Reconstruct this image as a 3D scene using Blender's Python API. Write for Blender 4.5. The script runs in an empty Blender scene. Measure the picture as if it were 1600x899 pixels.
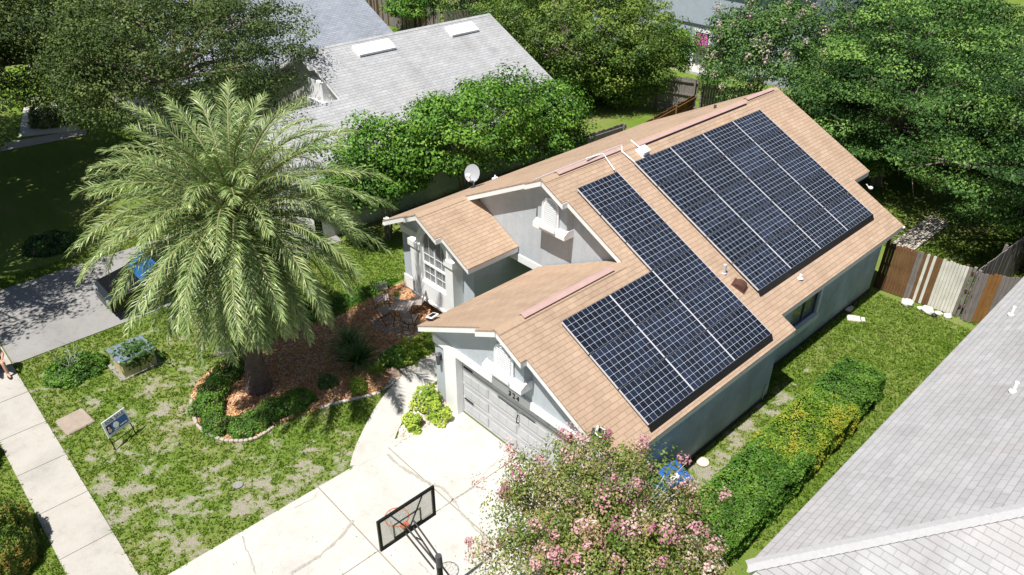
import bpy, math, random
import numpy as np
from mathutils import Vector, Matrix, noise as mnoise

random.seed(7)
rng = np.random.default_rng(11)
R_ = math.radians
scene = bpy.context.scene
COL = scene.collection

# ------------------------------------------------------------------ camera
CAM = Vector((12.15, -9.248, 13.682))
YAW, PIT, ROL, FPX = -0.816, 0.562, 0.006, 1177.6
_cy, _sy, _cp, _sp = math.cos(YAW), math.sin(YAW), math.cos(PIT), math.sin(PIT)
FWD = Vector((_sy*_cp, _cy*_cp, -_sp))
_rt = Vector((_cy, -_sy, 0)); _up = _rt.cross(FWD)
RGT = _rt*math.cos(ROL) + _up*math.sin(ROL)
UPV = -_rt*math.sin(ROL) + _up*math.cos(ROL)
cam_d = bpy.data.cameras.new('camera')
cam = bpy.data.objects.new('camera', cam_d); COL.objects.link(cam)
M = Matrix.Identity(4)
for i in range(3):
    M[i][0] = RGT[i]; M[i][1] = UPV[i]; M[i][2] = -FWD[i]; M[i][3] = CAM[i]
cam.matrix_world = M
cam_d.sensor_width = 36; cam_d.lens = FPX/1600*36
cam_d.clip_start = .1; cam_d.clip_end = 2000
scene.camera = cam

# ------------------------------------------------------------------ world, sun, exposure
SUN = Vector((0.04, -0.40, 0.915)).normalized()
w = bpy.data.worlds.new('World'); scene.world = w; w.use_nodes = True
nt = w.node_tree; nt.nodes.clear()
sky = nt.nodes.new('ShaderNodeTexSky'); sky.sky_type = 'NISHITA'; sky.sun_disc = False
sky.sun_elevation = math.asin(SUN.z); sky.sun_rotation = math.atan2(SUN.x, SUN.y)
bg = nt.nodes.new('ShaderNodeBackground'); bg.inputs[1].default_value = .05
wo = nt.nodes.new('ShaderNodeOutputWorld')
nt.links.new(sky.outputs[0], bg.inputs[0]); nt.links.new(bg.outputs[0], wo.inputs[0])
sl = bpy.data.lights.new('sun', 'SUN'); sl.energy = 5.0; sl.angle = R_(.5); sl.color = (1, .955, .89)
so = bpy.data.objects.new('sun', sl); COL.objects.link(so)
so.rotation_euler = SUN.to_track_quat('Z', 'Y').to_euler()
scene.view_settings.view_transform = 'Standard'; scene.view_settings.look = 'None'
scene.view_settings.gamma = 1; scene.view_settings.exposure = .45
scene.view_settings.use_curve_mapping = False

# ------------------------------------------------------------------ helpers
def spot(u, v, z=0.0):
    """the place at height z that the survey pixel (u, v) shows"""
    d = FWD + RGT*((u-800)/FPX) - UPV*((v-449.5)/FPX)
    t = (z-CAM.z)/d.z
    return CAM + d*t
def sp2(l, z=0.0):
    return [(spot(u, v, z).x, spot(u, v, z).y) for u, v in l]

class MB:
    def __init__(s): s.v=[]; s.f=[]; s.uv=[]; s.m=[]; s.sm=[]
    def face(s, pts, uv=None, m=0, smooth=False):
        b=len(s.v); s.v += [tuple(p) for p in pts]; s.f.append(tuple(range(b, b+len(pts))))
        s.uv.append(uv or [(0,0)]*len(pts)); s.m.append(m); s.sm.append(smooth)
    def raw(s, vs, fs, m=0, smooth=False):
        b=len(s.v); s.v += [tuple(p) for p in vs]
        for f in fs:
            s.f.append(tuple(i+b for i in f)); s.uv.append([(0,0)]*len(f)); s.m.append(m); s.sm.append(smooth)
        return s
    def box(s, a, b, m=0, bev=0.0):
        x0,y0,z0=a; x1,y1,z1=b
        if bev>0:
            e=bev; vs=[]
            prof=[(x0+e,y0),(x1-e,y0),(x1,y0+e),(x1,y1-e),(x1-e,y1),(x0+e,y1),(x0,y1-e),(x0,y0+e)]
            n=8; cx,cy=(x0+x1)/2,(y0+y1)/2
            for z,k in ((z0,1),(z1-e,1),(z1,0)):
                for (x,y) in prof:
                    if k: vs.append((x,y,z))
                    else: vs.append((x-(e if x>cx else -e)*.9, y-(e if y>cy else -e)*.9, z))
            fs=[tuple(range(n))[::-1]]
            for r in range(2):
                for i in range(n): fs.append((r*n+i, r*n+(i+1)%n, (r+1)*n+(i+1)%n, (r+1)*n+i))
            fs.append(tuple(2*n+i for i in range(n)))
            return s.raw(vs, fs, m)
        vs=[(x0,y0,z0),(x1,y0,z0),(x1,y1,z0),(x0,y1,z0),(x0,y0,z1),(x1,y0,z1),(x1,y1,z1),(x0,y1,z1)]
        return s.raw(vs,[(0,3,2,1),(4,5,6,7),(0,1,5,4),(1,2,6,5),(2,3,7,6),(3,0,4,7)],m)
    def obox(s, M_, a, b, m=0, bev=0.0):
        k=len(s.v); s.box(a,b,m,bev)
        for i in range(k,len(s.v)): s.v[i]=tuple(M_@Vector(s.v[i]))
        return s
    def prism(s, poly, vec, m=0, ms=None):
        """closed polygon of 3D points extruded by vec"""
        n=len(poly); P=[Vector(p) for p in poly]; V=Vector(vec); Q=[p+V for p in P]
        N=Vector((0,0,0))
        for i in range(n): N+=P[i].cross(P[(i+1)%n])
        flip = N.dot(V)>0
        s.raw(P+Q, [tuple(range(n))[::-1] if flip else tuple(range(n)), tuple(range(n,2*n)) if flip else tuple(range(n,2*n))[::-1]], m)
        b=len(s.v)-2*n; mm=m if ms is None else ms
        for i in range(n):
            j=(i+1)%n; f=(b+i,b+j,b+n+j,b+n+i) if flip else (b+i,b+n+i,b+n+j,b+j)
            s.f.append(f); s.uv.append([(0,0)]*4); s.m.append(mm); s.sm.append(False)
        return s
    def tube(s, pts, rad, n=8, m=0, cap=True):
        P=[Vector(p) for p in pts]; k=len(P)
        if not isinstance(rad,(list,tuple)): rad=[rad]*k
        vs=[]; prev=None
        for i,p in enumerate(P):
            t=(P[min(i+1,k-1)]-P[max(i-1,0)]).normalized()
            if prev is None:
                a=Vector((0,0,1)) if abs(t.z)<.9 else Vector((1,0,0)); x=t.cross(a).normalized()
            else:
                x=(prev-t*prev.dot(t)).normalized()
            prev=x; y=t.cross(x)
            for j in range(n):
                q=2*math.pi*j/n; vs.append(p+(x*math.cos(q)+y*math.sin(q))*rad[i])
        fs=[]
        for i in range(k-1):
            for j in range(n): fs.append((i*n+j,i*n+(j+1)%n,(i+1)*n+(j+1)%n,(i+1)*n+j))
        s.raw(vs,fs,m,True)
        if cap:
            s.raw(vs[:n],[tuple(range(n))[::-1]],m); s.raw(vs[-n:],[tuple(range(n))],m)
        return s
    def ball(s, c, r, m=0, nu=12, nv=8, jit=0.0, seed=0):
        if not isinstance(r,(list,tuple)): r=(r,r,r)
        rr=random.Random(seed); vs=[]; c=Vector(c)
        for i in range(nv+1):
            th=math.pi*i/nv
            for j in range(nu):
                ph=2*math.pi*j/nu; d=Vector((math.sin(th)*math.cos(ph),math.sin(th)*math.sin(ph),math.cos(th)))
                k=1+jit*mnoise.noise(d*1.7+Vector((seed*3.1,0,0)))
                vs.append(c+Vector((d.x*r[0],d.y*r[1],d.z*r[2]))*k)
        fs=[]
        for i in range(nv):
            for j in range(nu): fs.append((i*nu+j,(i+1)*nu+j,(i+1)*nu+(j+1)%nu,i*nu+(j+1)%nu))
        return s.raw(vs,fs,m,True)
    def build(s, name, mats, parent=None, smooth=None, loc=None):
        me=bpy.data.meshes.new(name); me.from_pydata(s.v,[],s.f)
        for m in (mats if isinstance(mats,(list,tuple)) else [mats]): me.materials.append(m)
        ul=me.uv_layers.new(name='UVMap'); flat=[c for u in s.uv for p in u for c in p]
        ul.data.foreach_set('uv',flat)
        me.polygons.foreach_set('material_index',s.m)
        me.polygons.foreach_set('use_smooth',s.sm); me.update()
        o=bpy.data.objects.new(name,me); COL.objects.link(o)
        if parent is not None: o.parent=parent
        if loc is not None: o.location=loc
        return o
def tag(o, label=None, cat=None, group=None, kind=None):
    if label: o['label']=label
    if cat: o['category']=cat
    if group: o['group']=group
    if kind: o['kind']=kind
    return o
def thing(name, label, cat, loc=(0,0,0), rz=0, group=None):
    o=bpy.data.objects.new(name,None); COL.objects.link(o); o.empty_display_size=.2
    o.location=loc; o.rotation_euler=(0,0,rz)
    return tag(o,label,cat,group)
def part(mb, name, mats, parent, label=None, local=True):
    """mb given in world metres when local is False"""
    o=mb.build(name,mats)
    o.parent=parent
    if not local:
        p=Matrix.Translation(parent.location)@parent.rotation_euler.to_matrix().to_4x4()
        if parent.rotation_mode=='QUATERNION': p=Matrix.Translation(parent.location)@parent.rotation_quaternion.to_matrix().to_4x4()
        o.data.transform(p.inverted())
    if label: o['label']=label
    return o

# ------------------------------------------------------------------ materials
def newmat(name):
    m=bpy.data.materials.new(name); m.use_nodes=True; n=m.node_tree; b=n.nodes['Principled BSDF']; return m,n,b
def N(n,t,**k):
    x=n.nodes.new(t)
    for a,v in k.items():
        if a in ('operation','blend_type','data_type','noise_dimensions','feature','distance','interpolation','attribute_name'): setattr(x,a,v)
        else: x.inputs[a].default_value=v
    return x
def ramp(n, fac, cols):
    r=n.nodes.new('ShaderNodeValToRGB'); e=r.color_ramp.elements
    while len(e)<len(cols): e.new(.5)
    for i,(p,c) in enumerate(cols): e[i].position=p; e[i].color=(*c,1)
    n.links.new(fac,r.inputs[0]); return r.outputs[0]
def mix(n, fac, a, b, bt='MIX'):
    x=n.nodes.new('ShaderNodeMix'); x.data_type='RGBA'; x.blend_type=bt
    for i,v in ((0,fac),(6,a),(7,b)):
        if isinstance(v,(int,float)): x.inputs[i].default_value=v
        elif isinstance(v,tuple): x.inputs[i].default_value=(*v,1) if len(v)==3 else v
        else: n.links.new(v,x.inputs[i])
    return x.outputs[2]
def noise(n, scale, detail=4, rough=.6, vec=None, dist=0):
    x=N(n,'ShaderNodeTexNoise',Scale=scale,Detail=detail,Roughness=rough,Distortion=dist)
    if vec is None:
        g=n.nodes.new('ShaderNodeNewGeometry'); vec=g.outputs['Position']
    n.links.new(vec,x.inputs['Vector']); return x.outputs[0]
def math_(n, op, a, b=0.0, c=None):
    x=n.nodes.new('ShaderNodeMath'); x.operation=op
    for i,v in enumerate((a,b) if c is None else (a,b,c)):
        if isinstance(v,(int,float)): x.inputs[i].default_value=v
        else: n.links.new(v,x.inputs[i])
    return x.outputs[0]
def bump(n,b,h,strength=.3,dist=.02):
    x=N(n,'ShaderNodeBump',Strength=strength,Distance=dist); n.links.new(h,x.inputs['Height']); n.links.new(x.outputs[0],b.inputs['Normal'])
def plain(name,c,rough=.6,metal=0,var=.12,scale=6,b_=.0,spec=.5):
    m,n,b=newmat(name)
    f=noise(n,scale,5,.65)
    n.links.new(ramp(n,f,[(.25,tuple(x*(1-var) for x in c)),(.75,tuple(min(1,x*(1+var)) for x in c))]),b.inputs['Base Color'])
    b.inputs['Roughness'].default_value=rough; b.inputs['Metallic'].default_value=metal
    b.inputs['Specular IOR Level'].default_value=spec
    if b_: bump(n,b,noise(n,scale*12,4),b_,.01)
    return m
def shingle(name, c1, c2, dark, tw=.32, th=.135, lnk=.55, rnd=.5):
    m,n,b=newmat(name)
    uv=n.nodes.new('ShaderNodeUVMap')
    br=n.nodes.new('ShaderNodeTexBrick'); n.links.new(uv.outputs[0],br.inputs['Vector'])
    br.inputs['Scale'].default_value=1; br.inputs['Brick Width'].default_value=tw; br.inputs['Row Height'].default_value=th
    br.inputs['Mortar Size'].default_value=.006; br.inputs['Mortar Smooth'].default_value=.3; br.offset=.5; br.inputs['Bias'].default_value=0
    br.inputs['Color1'].default_value=(*c1,1); br.inputs['Color2'].default_value=(*c2,1); br.inputs['Mortar'].default_value=(*dark,1)
    # second, wider brick layer gives uneven laminated tabs
    b2=n.nodes.new('ShaderNodeTexBrick'); n.links.new(uv.outputs[0],b2.inputs['Vector']); b2.offset=.37; b2.squash=.8
    b2.inputs['Scale'].default_value=1; b2.inputs['Brick Width'].default_value=tw*1.7; b2.inputs['Row Height'].default_value=th
    b2.inputs['Mortar Size'].default_value=0; b2.inputs['Color1'].default_value=(.86,.86,.86,1); b2.inputs['Color2'].default_value=(1.1,1.1,1.1,1)
    c=mix(n,rnd,br.outputs['Color'],b2.outputs['Color'],'MULTIPLY')
    f=noise(n,.55,5,.6); c=mix(n,.8,c,ramp(n,f,[(.3,(.86,.84,.82)),(.5,(1,1,1)),(.72,(1.08,1.05,1.02))]),'MULTIPLY')
    g=noise(n,90,2,.8); c=mix(n,.6,c,ramp(n,g,[(.3,(.8,.8,.8)),(.7,(1.15,1.15,1.15))]),'MULTIPLY')
    # streaks running down the slope
    mp=n.nodes.new('ShaderNodeMapping'); mp.inputs['Scale'].default_value=(2.2,.18,1); n.links.new(uv.outputs[0],mp.inputs[0])
    st=noise(n,1,4,.6,mp.outputs[0]); c=mix(n,.55,c,ramp(n,st,[(.35,(.88,.86,.85)),(.6,(1.04,1.04,1.04))]),'MULTIPLY')
    n.links.new(c,b.inputs['Base Color']); b.inputs['Roughness'].default_value=.9; b.inputs['Specular IOR Level'].default_value=.2
    sx=n.nodes.new('ShaderNodeSeparateXYZ'); n.links.new(uv.outputs[0],sx.inputs[0])
    fr=math_(n,'FRACT',math_(n,'DIVIDE',sx.outputs[1],th))
    ln=math_(n,'MULTIPLY',math_(n,'LESS_THAN',fr,.16),ramp(n,b2.outputs['Color'],[(.30,(1,1,1)),(.95,(.15,.15,.15))]))  # shadow at the foot of each course, painted as a dark line
    c=mix(n,math_(n,'MULTIPLY',ln,lnk),c,(.35,.33,.33),'MULTIPLY'); n.links.new(c,b.inputs['Base Color'])
    h=math_(n,'ADD',math_(n,'MULTIPLY',fr,-.8),math_(n,'MULTIPLY',g,.25))
    h=math_(n,'ADD',h,math_(n,'MULTIPLY',br.outputs['Fac'],-.6))
    bump(n,b,h,.8,.012)
    return m
SH_TAN=shingle('tan_shingles',(.455,.335,.245),(.415,.30,.215),(.375,.27,.195),.27,.13)
SH_GREY=shingle('pale_grey_shingles',(.40,.40,.412),(.38,.38,.392),(.325,.325,.335),.30,.14,.42)
CAPG=plain('grey_hip_cap_shingle',(.41,.41,.42),.9,var=.08,scale=14,b_=.3)
CAPT=plain('tan_ridge_cap_shingle',(.43,.31,.215),.9,var=.10,scale=14,b_=.3)
SH_GREY2=shingle('light_grey_shingles',(.42,.43,.445),(.38,.39,.405),(.31,.32,.335),.33,.15)
SH_BLUE=shingle('blue_grey_shingles',(.30,.33,.38),(.26,.29,.34),(.2,.22,.26),.3,.14)

def stucco(name,c,dirt=.2,low=None):
    m,n,b=newmat(name)
    f=noise(n,1.3,6,.65); f2=noise(n,7,4,.6)
    a=ramp(n,f,[(.3,tuple(x*(1-dirt) for x in c)),(.65,c)])
    a=mix(n,.35,a,ramp(n,f2,[(.35,(.86,.87,.88)),(.65,(1.05,1.05,1.05))]),'MULTIPLY')
    g_=n.nodes.new('ShaderNodeNewGeometry'); sz=n.nodes.new('ShaderNodeSeparateXYZ'); n.links.new(g_.outputs['Position'],sz.inputs[0])
    mp=n.nodes.new('ShaderNodeMapping'); mp.inputs['Scale'].default_value=(5,5,.35); n.links.new(g_.outputs['Position'],mp.inputs[0]); stn=noise(n,1,5,.65,mp.outputs[0])
    a=mix(n,.4,a,ramp(n,stn,[(.30,(.84,.84,.83)),(.5,(1,1,1)),(.75,(1.05,1.05,1.05))]),'MULTIPLY')
    spl=math_(n,'SUBTRACT',math_(n,'ADD',f2,.1),math_(n,'MULTIPLY',sz.outputs[2],1.6)); a=mix(n,ramp(n,spl,[(.15,(0,0,0)),(.6,(.75,.75,.75))]),a,(.25,.20,.15))
    n.links.new(a,b.inputs['Base Color']); b.inputs['Roughness'].default_value=.92; b.inputs['Specular IOR Level'].default_value=.2
    bump(n,b,noise(n,60,3,.7),.5,.012); return m
ST_GREY=stucco('grey_stucco',(.50,.545,.59),.10)
ST_SHADE=stucco('shade_tinted_stucco',(.47,.575,.67),.3)  # bluer copy of the grey stucco, skylit shade put into its colour
ST_CREAM=stucco('cream_stucco',(.62,.64,.58))
ST_REAR=stucco('pale_blue_stucco',(.40,.46,.53),.08)
WHITE=plain('white_trim_paint',(.86,.865,.87),.5,var=.05,scale=3)
WHITE_D=plain('weathered_white_paint',(.70,.69,.66),.7,var=.16,scale=9,b_=.2)
DOORW=plain('garage_door_paint',(.50,.51,.525),.5,var=.04,scale=2)
BLACK=plain('black_metal',(.02,.02,.022),.45,.4,var=.2)
DARKG=plain('dark_grey_metal',(.09,.095,.105),.5,.3)
PINK=plain('faded_pink_vent_metal',(.47,.32,.295),.6,var=.08,scale=4)
BROWN_M=plain('brown_vent_metal',(.12,.06,.045),.45,.2)
GALV=plain('grey_pvc',(.55,.55,.56),.5)
SILVER=plain('silver_frame',(.60,.60,.62),.4,.0,var=.04)
ALU=plain('aluminium',(.5,.51,.52),.4,.8)

def panel_glass():
    m,n,b=newmat('solar_cells')
    uv=n.nodes.new('ShaderNodeUVMap'); sx=n.nodes.new('ShaderNodeSeparateXYZ'); n.links.new(uv.outputs[0],sx.inputs[0])
    u=math_(n,'MULTIPLY',sx.outputs[0],10); v=math_(n,'MULTIPLY',sx.outputs[1],6)
    fu=math_(n,'ABSOLUTE',math_(n,'SUBTRACT',math_(n,'FRACT',u),.5)); fv=math_(n,'ABSOLUTE',math_(n,'SUBTRACT',math_(n,'FRACT',v),.5))
    mx=math_(n,'MAXIMUM',fu,fv); ln=math_(n,'GREATER_THAN',mx,.474)
    dm=math_(n,'GREATER_THAN',math_(n,'ADD',fu,fv),.90)      # cropped wafer corners
    ln=math_(n,'MAXIMUM',ln,dm)
    wn=n.nodes.new('ShaderNodeTexWhiteNoise'); wn.noise_dimensions='3D'
    cb=n.nodes.new('ShaderNodeCombineXYZ'); n.links.new(math_(n,'FLOOR',u),cb.inputs[0]); n.links.new(math_(n,'FLOOR',v),cb.inputs[1])
    oi=n.nodes.new('ShaderNodeObjectInfo'); n.links.new(math_(n,'MULTIPLY',oi.outputs['Random'],50),cb.inputs[2]); n.links.new(cb.outputs[0],wn.inputs[0])
    cell=ramp(n,wn.outputs['Value'],[(0,(.008,.010,.017)),(.5,(.010,.014,.024)),(1,(.014,.020,.038))])
    cell=mix(n,1,cell,ramp(n,oi.outputs['Random'],[(0,(.75,.75,.8)),(1,(1.5,1.5,1.6))]),'MULTIPLY')
    # fine busbars
    bb=math_(n,'GREATER_THAN',math_(n,'ABSOLUTE',math_(n,'SUBTRACT',math_(n,'FRACT',math_(n,'MULTIPLY',sx.outputs[1],18)),.5)),.47)
    cell=mix(n,math_(n,'MULTIPLY',bb,.18),cell,(.3,.32,.36))
    c=mix(n,ln,cell,(.38,.42,.48))
    n.links.new(c,b.inputs['Base Color']); b.inputs['Roughness'].default_value=.16; b.inputs['IOR'].default_value=1.4
    return m
CELLS=panel_glass()

def concrete(name, c, stain=.25, crack=False):
    m,n,b=newmat(name)
    f=noise(n,.55,8,.68,dist=.4); f2=noise(n,3.5,7,.72); f3=noise(n,40,3,.7)
    a=ramp(n,f,[(.28,tuple(x*(1-stain) for x in c)),(.5,tuple(x*(1-stain*.25) for x in c)),(.68,c)])
    a=mix(n,.55,a,ramp(n,f2,[(.28,(.80,.77,.73)),(.45,(.97,.965,.95)),(.7,(1.03,1.03,1.03))]),'MULTIPLY')
    a=mix(n,.6,a,ramp(n,f3,[(.3,(.86,.86,.86)),(.6,(1.05,1.05,1.05))]),'MULTIPLY')
    f4=noise(n,1.4,7,.8,dist=1.2); a=mix(n,.75,a,ramp(n,f4,[(.22,(.62,.57,.52)),(.36,(.90,.88,.85)),(.46,(1,1,1))]),'MULTIPLY')
    f5=noise(n,14,3,.8); a=mix(n,.6,a,ramp(n,f5,[(.24,(.55,.52,.48)),(.33,(1,1,1))]),'MULTIPLY')
    n.links.new(a,b.inputs['Base Color']); b.inputs['Roughness'].default_value=.9; b.inputs['Specular IOR Level'].default_value=.25
    bump(n,b,f3,.3,.006); return m
CONC=concrete('driveway_concrete',(.55,.535,.505),.22)
CONC_S=concrete('sidewalk_concrete',(.47,.45,.415),.28)
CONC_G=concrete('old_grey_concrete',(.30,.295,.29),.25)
JOINT=plain('dirty_joint',(.27,.24,.19),.95,var=.25,scale=20)
CRACK=plain('dirt_filled_crack',(.36,.34,.30),.95,var=.25,scale=20)
ASPH=plain('asphalt',(.06,.06,.062),.9,var=.2,scale=30,b_=.3)
SOILD=plain('dark_soil',(.10,.065,.045),.95,var=.3,scale=9,b_=.3)

def wood(name,c,var=.35,wet=.0):
    m,n,b=newmat(name)
    tc=n.nodes.new('ShaderNodeNewGeometry'); mp=n.nodes.new('ShaderNodeMapping'); mp.inputs['Scale'].default_value=(22,22,1.6); n.links.new(tc.outputs['Position'],mp.inputs[0])
    f=noise(n,1,6,.7,mp.outputs[0]); f2=noise(n,2.5,4,.6)
    a=ramp(n,f,[(.25,tuple(x*(1-var) for x in c)),(.75,tuple(x*(1+var*.6) for x in c))])
    a=mix(n,.6,a,ramp(n,f2,[(.3,(.72,.70,.70)),(.65,(1.08,1.08,1.08))]),'MULTIPLY')
    n.links.new(a,b.inputs['Base Color']); b.inputs['Roughness'].default_value=.85; b.inputs['Specular IOR Level'].default_value=.25
    bump(n,b,f,.4,.01); return m
W_GREY=wood('weathered_grey_boards',(.24,.215,.205),.4)
W_BROWN=wood('stained_brown_boards',(.20,.105,.05),.35)
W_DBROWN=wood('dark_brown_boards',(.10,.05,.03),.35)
W_ORANGE=wood('orange_stained_boards',(.30,.15,.05),.25)
W_WHITE=wood('whitewashed_boards',(.72,.70,.63),.16)
W_TAN=wood('pale_bare_lumber',(.56,.50,.43),.2)

def leafmat(name, cols, trans=.2, rough=.55, spec=.35):
    m=bpy.data.materials.new(name); m.use_nodes=True; n=m.node_tree; b=n.nodes['Principled BSDF']; out=n.nodes['Material Output']
    at=n.nodes.new('ShaderNodeAttribute'); at.attribute_name='tint'
    k=len(cols); c=ramp(n,at.outputs['Fac'],[(i/(k-1),cols[i]) for i in range(k)])
    n.links.new(c,b.inputs['Base Color']); b.inputs['Roughness'].default_value=rough; b.inputs['Specular IOR Level'].default_value=spec
    tr=n.nodes.new('ShaderNodeBsdfTranslucent'); c2=mix(n,1,c,(1.1,1.2,.55),'MULTIPLY'); n.links.new(c2,tr.inputs[0])
    ms=n.nodes.new('ShaderNodeMixShader'); ms.inputs[0].default_value=trans
    n.links.new(b.outputs[0],ms.inputs[1]); n.links.new(tr.outputs[0],ms.inputs[2]); n.links.new(ms.outputs[0],out.inputs[0])
    return m
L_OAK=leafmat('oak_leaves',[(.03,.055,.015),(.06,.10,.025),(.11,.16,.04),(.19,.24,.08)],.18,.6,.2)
L_PRIVET=leafmat('bright_privet_leaves',[(.02,.06,.008),(.055,.15,.015),(.11,.26,.025),(.22,.39,.05)])
L_FAR=leafmat('yellow_green_leaves',[(.03,.075,.012),(.08,.15,.022),(.15,.24,.035),(.26,.33,.06)])
L_MED=leafmat('mid_green_leaves',[(.02,.055,.012),(.05,.12,.025),(.10,.20,.045),(.18,.30,.08)])
L_FEATH=leafmat('feathery_blue_green_leaves',[(.016,.045,.012),(.042,.10,.026),(.095,.19,.045),(.21,.36,.08)],.16,.65,.12)
L_HEDGE=leafmat('hedge_leaves',[(.035,.10,.012),(.075,.18,.02),(.12,.25,.03),(.19,.32,.05)])
L_GOLD=leafmat('golden_hedge_leaves',[(.08,.18,.015),(.19,.30,.025),(.36,.38,.04),(.44,.22,.04)])
L_RED=leafmat('red_tipped_leaves',[(.04,.08,.015),(.08,.16,.02),(.16,.22,.03),(.34,.12,.03)])
L_MYR=leafmat('olive_myrtle_leaves',[(.07,.13,.02),(.14,.225,.035),(.27,.31,.08),(.48,.34,.20)],.3)
L_FLOW=leafmat('pink_myrtle_flowers',[(.52,.18,.32),(.64,.32,.40),(.72,.46,.48),(.76,.60,.58)],.35)
L_FLOWP=leafmat('pale_pink_flowers',[(.40,.28,.28),(.50,.38,.36),(.58,.46,.44),(.62,.50,.50)],.3)
L_LIME=leafmat('lime_shrub_leaves',[(.09,.20,.02),(.20,.34,.03),(.34,.46,.05),(.46,.52,.09)])
L_PALM=leafmat('palm_leaflets',[(.045,.095,.028),(.11,.185,.055),(.25,.34,.11),(.48,.52,.22)],.12,.42,.5)
L_GRASS=leafmat('grass_blades',[(.10,.18,.02),(.17,.275,.035),(.26,.36,.065),(.42,.41,.19)],.35,.7,.2)
BARK=plain('grey_brown_bark',(.20,.165,.135),.9,var=.35,scale=7,b_=.6)
BARK_P=plain('pale_smooth_bark',(.42,.37,.32),.8,var=.2,scale=7,b_=.2)
BARK_PALM=plain('palm_trunk_bark',(.13,.095,.08),.95,var=.45,scale=9,b_=.8)
RACHIS=plain('palm_rachis',(.22,.22,.10),.6,var=.2)

# ------------------------------------------------------------------ leaf clouds
def leafcloud(name, P, Nn, size, tint, mat, parent=None, aspect=.55, bend=.0):
    """one diamond leaf per point: P, Nn (n,3), size (n,), tint (n,) -> ONE mesh"""
    n=len(P)
    a=rng.normal(size=(n,3)); a-= (a*Nn).sum(1,keepdims=True)*Nn; a/=np.linalg.norm(a,axis=1,keepdims=True)+1e-9
    b=np.cross(Nn,a); s=size[:,None]
    V=np.empty((n,4,3)); V[:,0]=P-a*s*.5; V[:,1]=P+b*s*aspect*.5; V[:,2]=P+a*s*.5; V[:,3]=P-b*s*aspect*.5
    me=bpy.data.meshes.new(name); me.vertices.add(4*n); me.vertices.foreach_set('co',V.reshape(-1).astype(np.float32))
    me.loops.add(4*n); me.loops.foreach_set('vertex_index',np.arange(4*n,dtype=np.int32))
    me.polygons.add(n); me.polygons.foreach_set('loop_start',np.arange(0,4*n,4,dtype=np.int32)); me.polygons.foreach_set('loop_total',np.full(n,4,dtype=np.int32))
    at=me.attributes.new('tint','FLOAT','FACE'); at.data.foreach_set('value',np.clip(tint,0,1).astype(np.float32))
    me.update(calc_edges=True); me.materials.append(mat)
    o=bpy.data.objects.new(name,me); COL.objects.link(o)
    if parent is not None: o.parent=parent
    return o
def unit(a): return a/(np.linalg.norm(a,axis=-1,keepdims=True)+1e-9)
def clumps_in(rad, n, inner=.5, zmin=-.6, lob=.28, seed=0):
    r=np.random.default_rng(seed); out=[]
    L=unit(r.normal(size=(9,3))); A=r.uniform(-lob,lob,9)
    while len(out)<n:
        d=unit(r.normal(size=3)); 
        if d[2]<zmin: continue
        k=1+sum(A[i]*max(0,d@L[i])**3 for i in range(9))
        q=r.uniform(inner,1)**.7
        out.append(d*q*k*np.array(rad))
    return np.array(out)
def crown_points(C, cr, per, flat=.6, up=.5, seed=0, tint_c=.5, jc=.26, jl=.16):
    """points, normals and tints of leaves spread over clumps C"""
    r=np.random.default_rng(seed+99); n=len(C)
    R=cr*r.uniform(.6,1.3,n)
    d=unit(r.normal(size=(n,per,3))); q=r.uniform(.55,1.05,(n,per,1))
    P=C[:,None,:]+d*q*R[:,None,None]*np.array([1,1,flat])
    out=unit(C)[:,None,:]
    Nn=unit(d*1.1+out*.3+np.array([0,0,up])+r.normal(size=(n,per,3))*.5)
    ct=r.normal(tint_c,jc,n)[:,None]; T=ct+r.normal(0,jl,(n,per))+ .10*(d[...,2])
    return P.reshape(-1,3),Nn.reshape(-1,3),T.reshape(-1)
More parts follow.
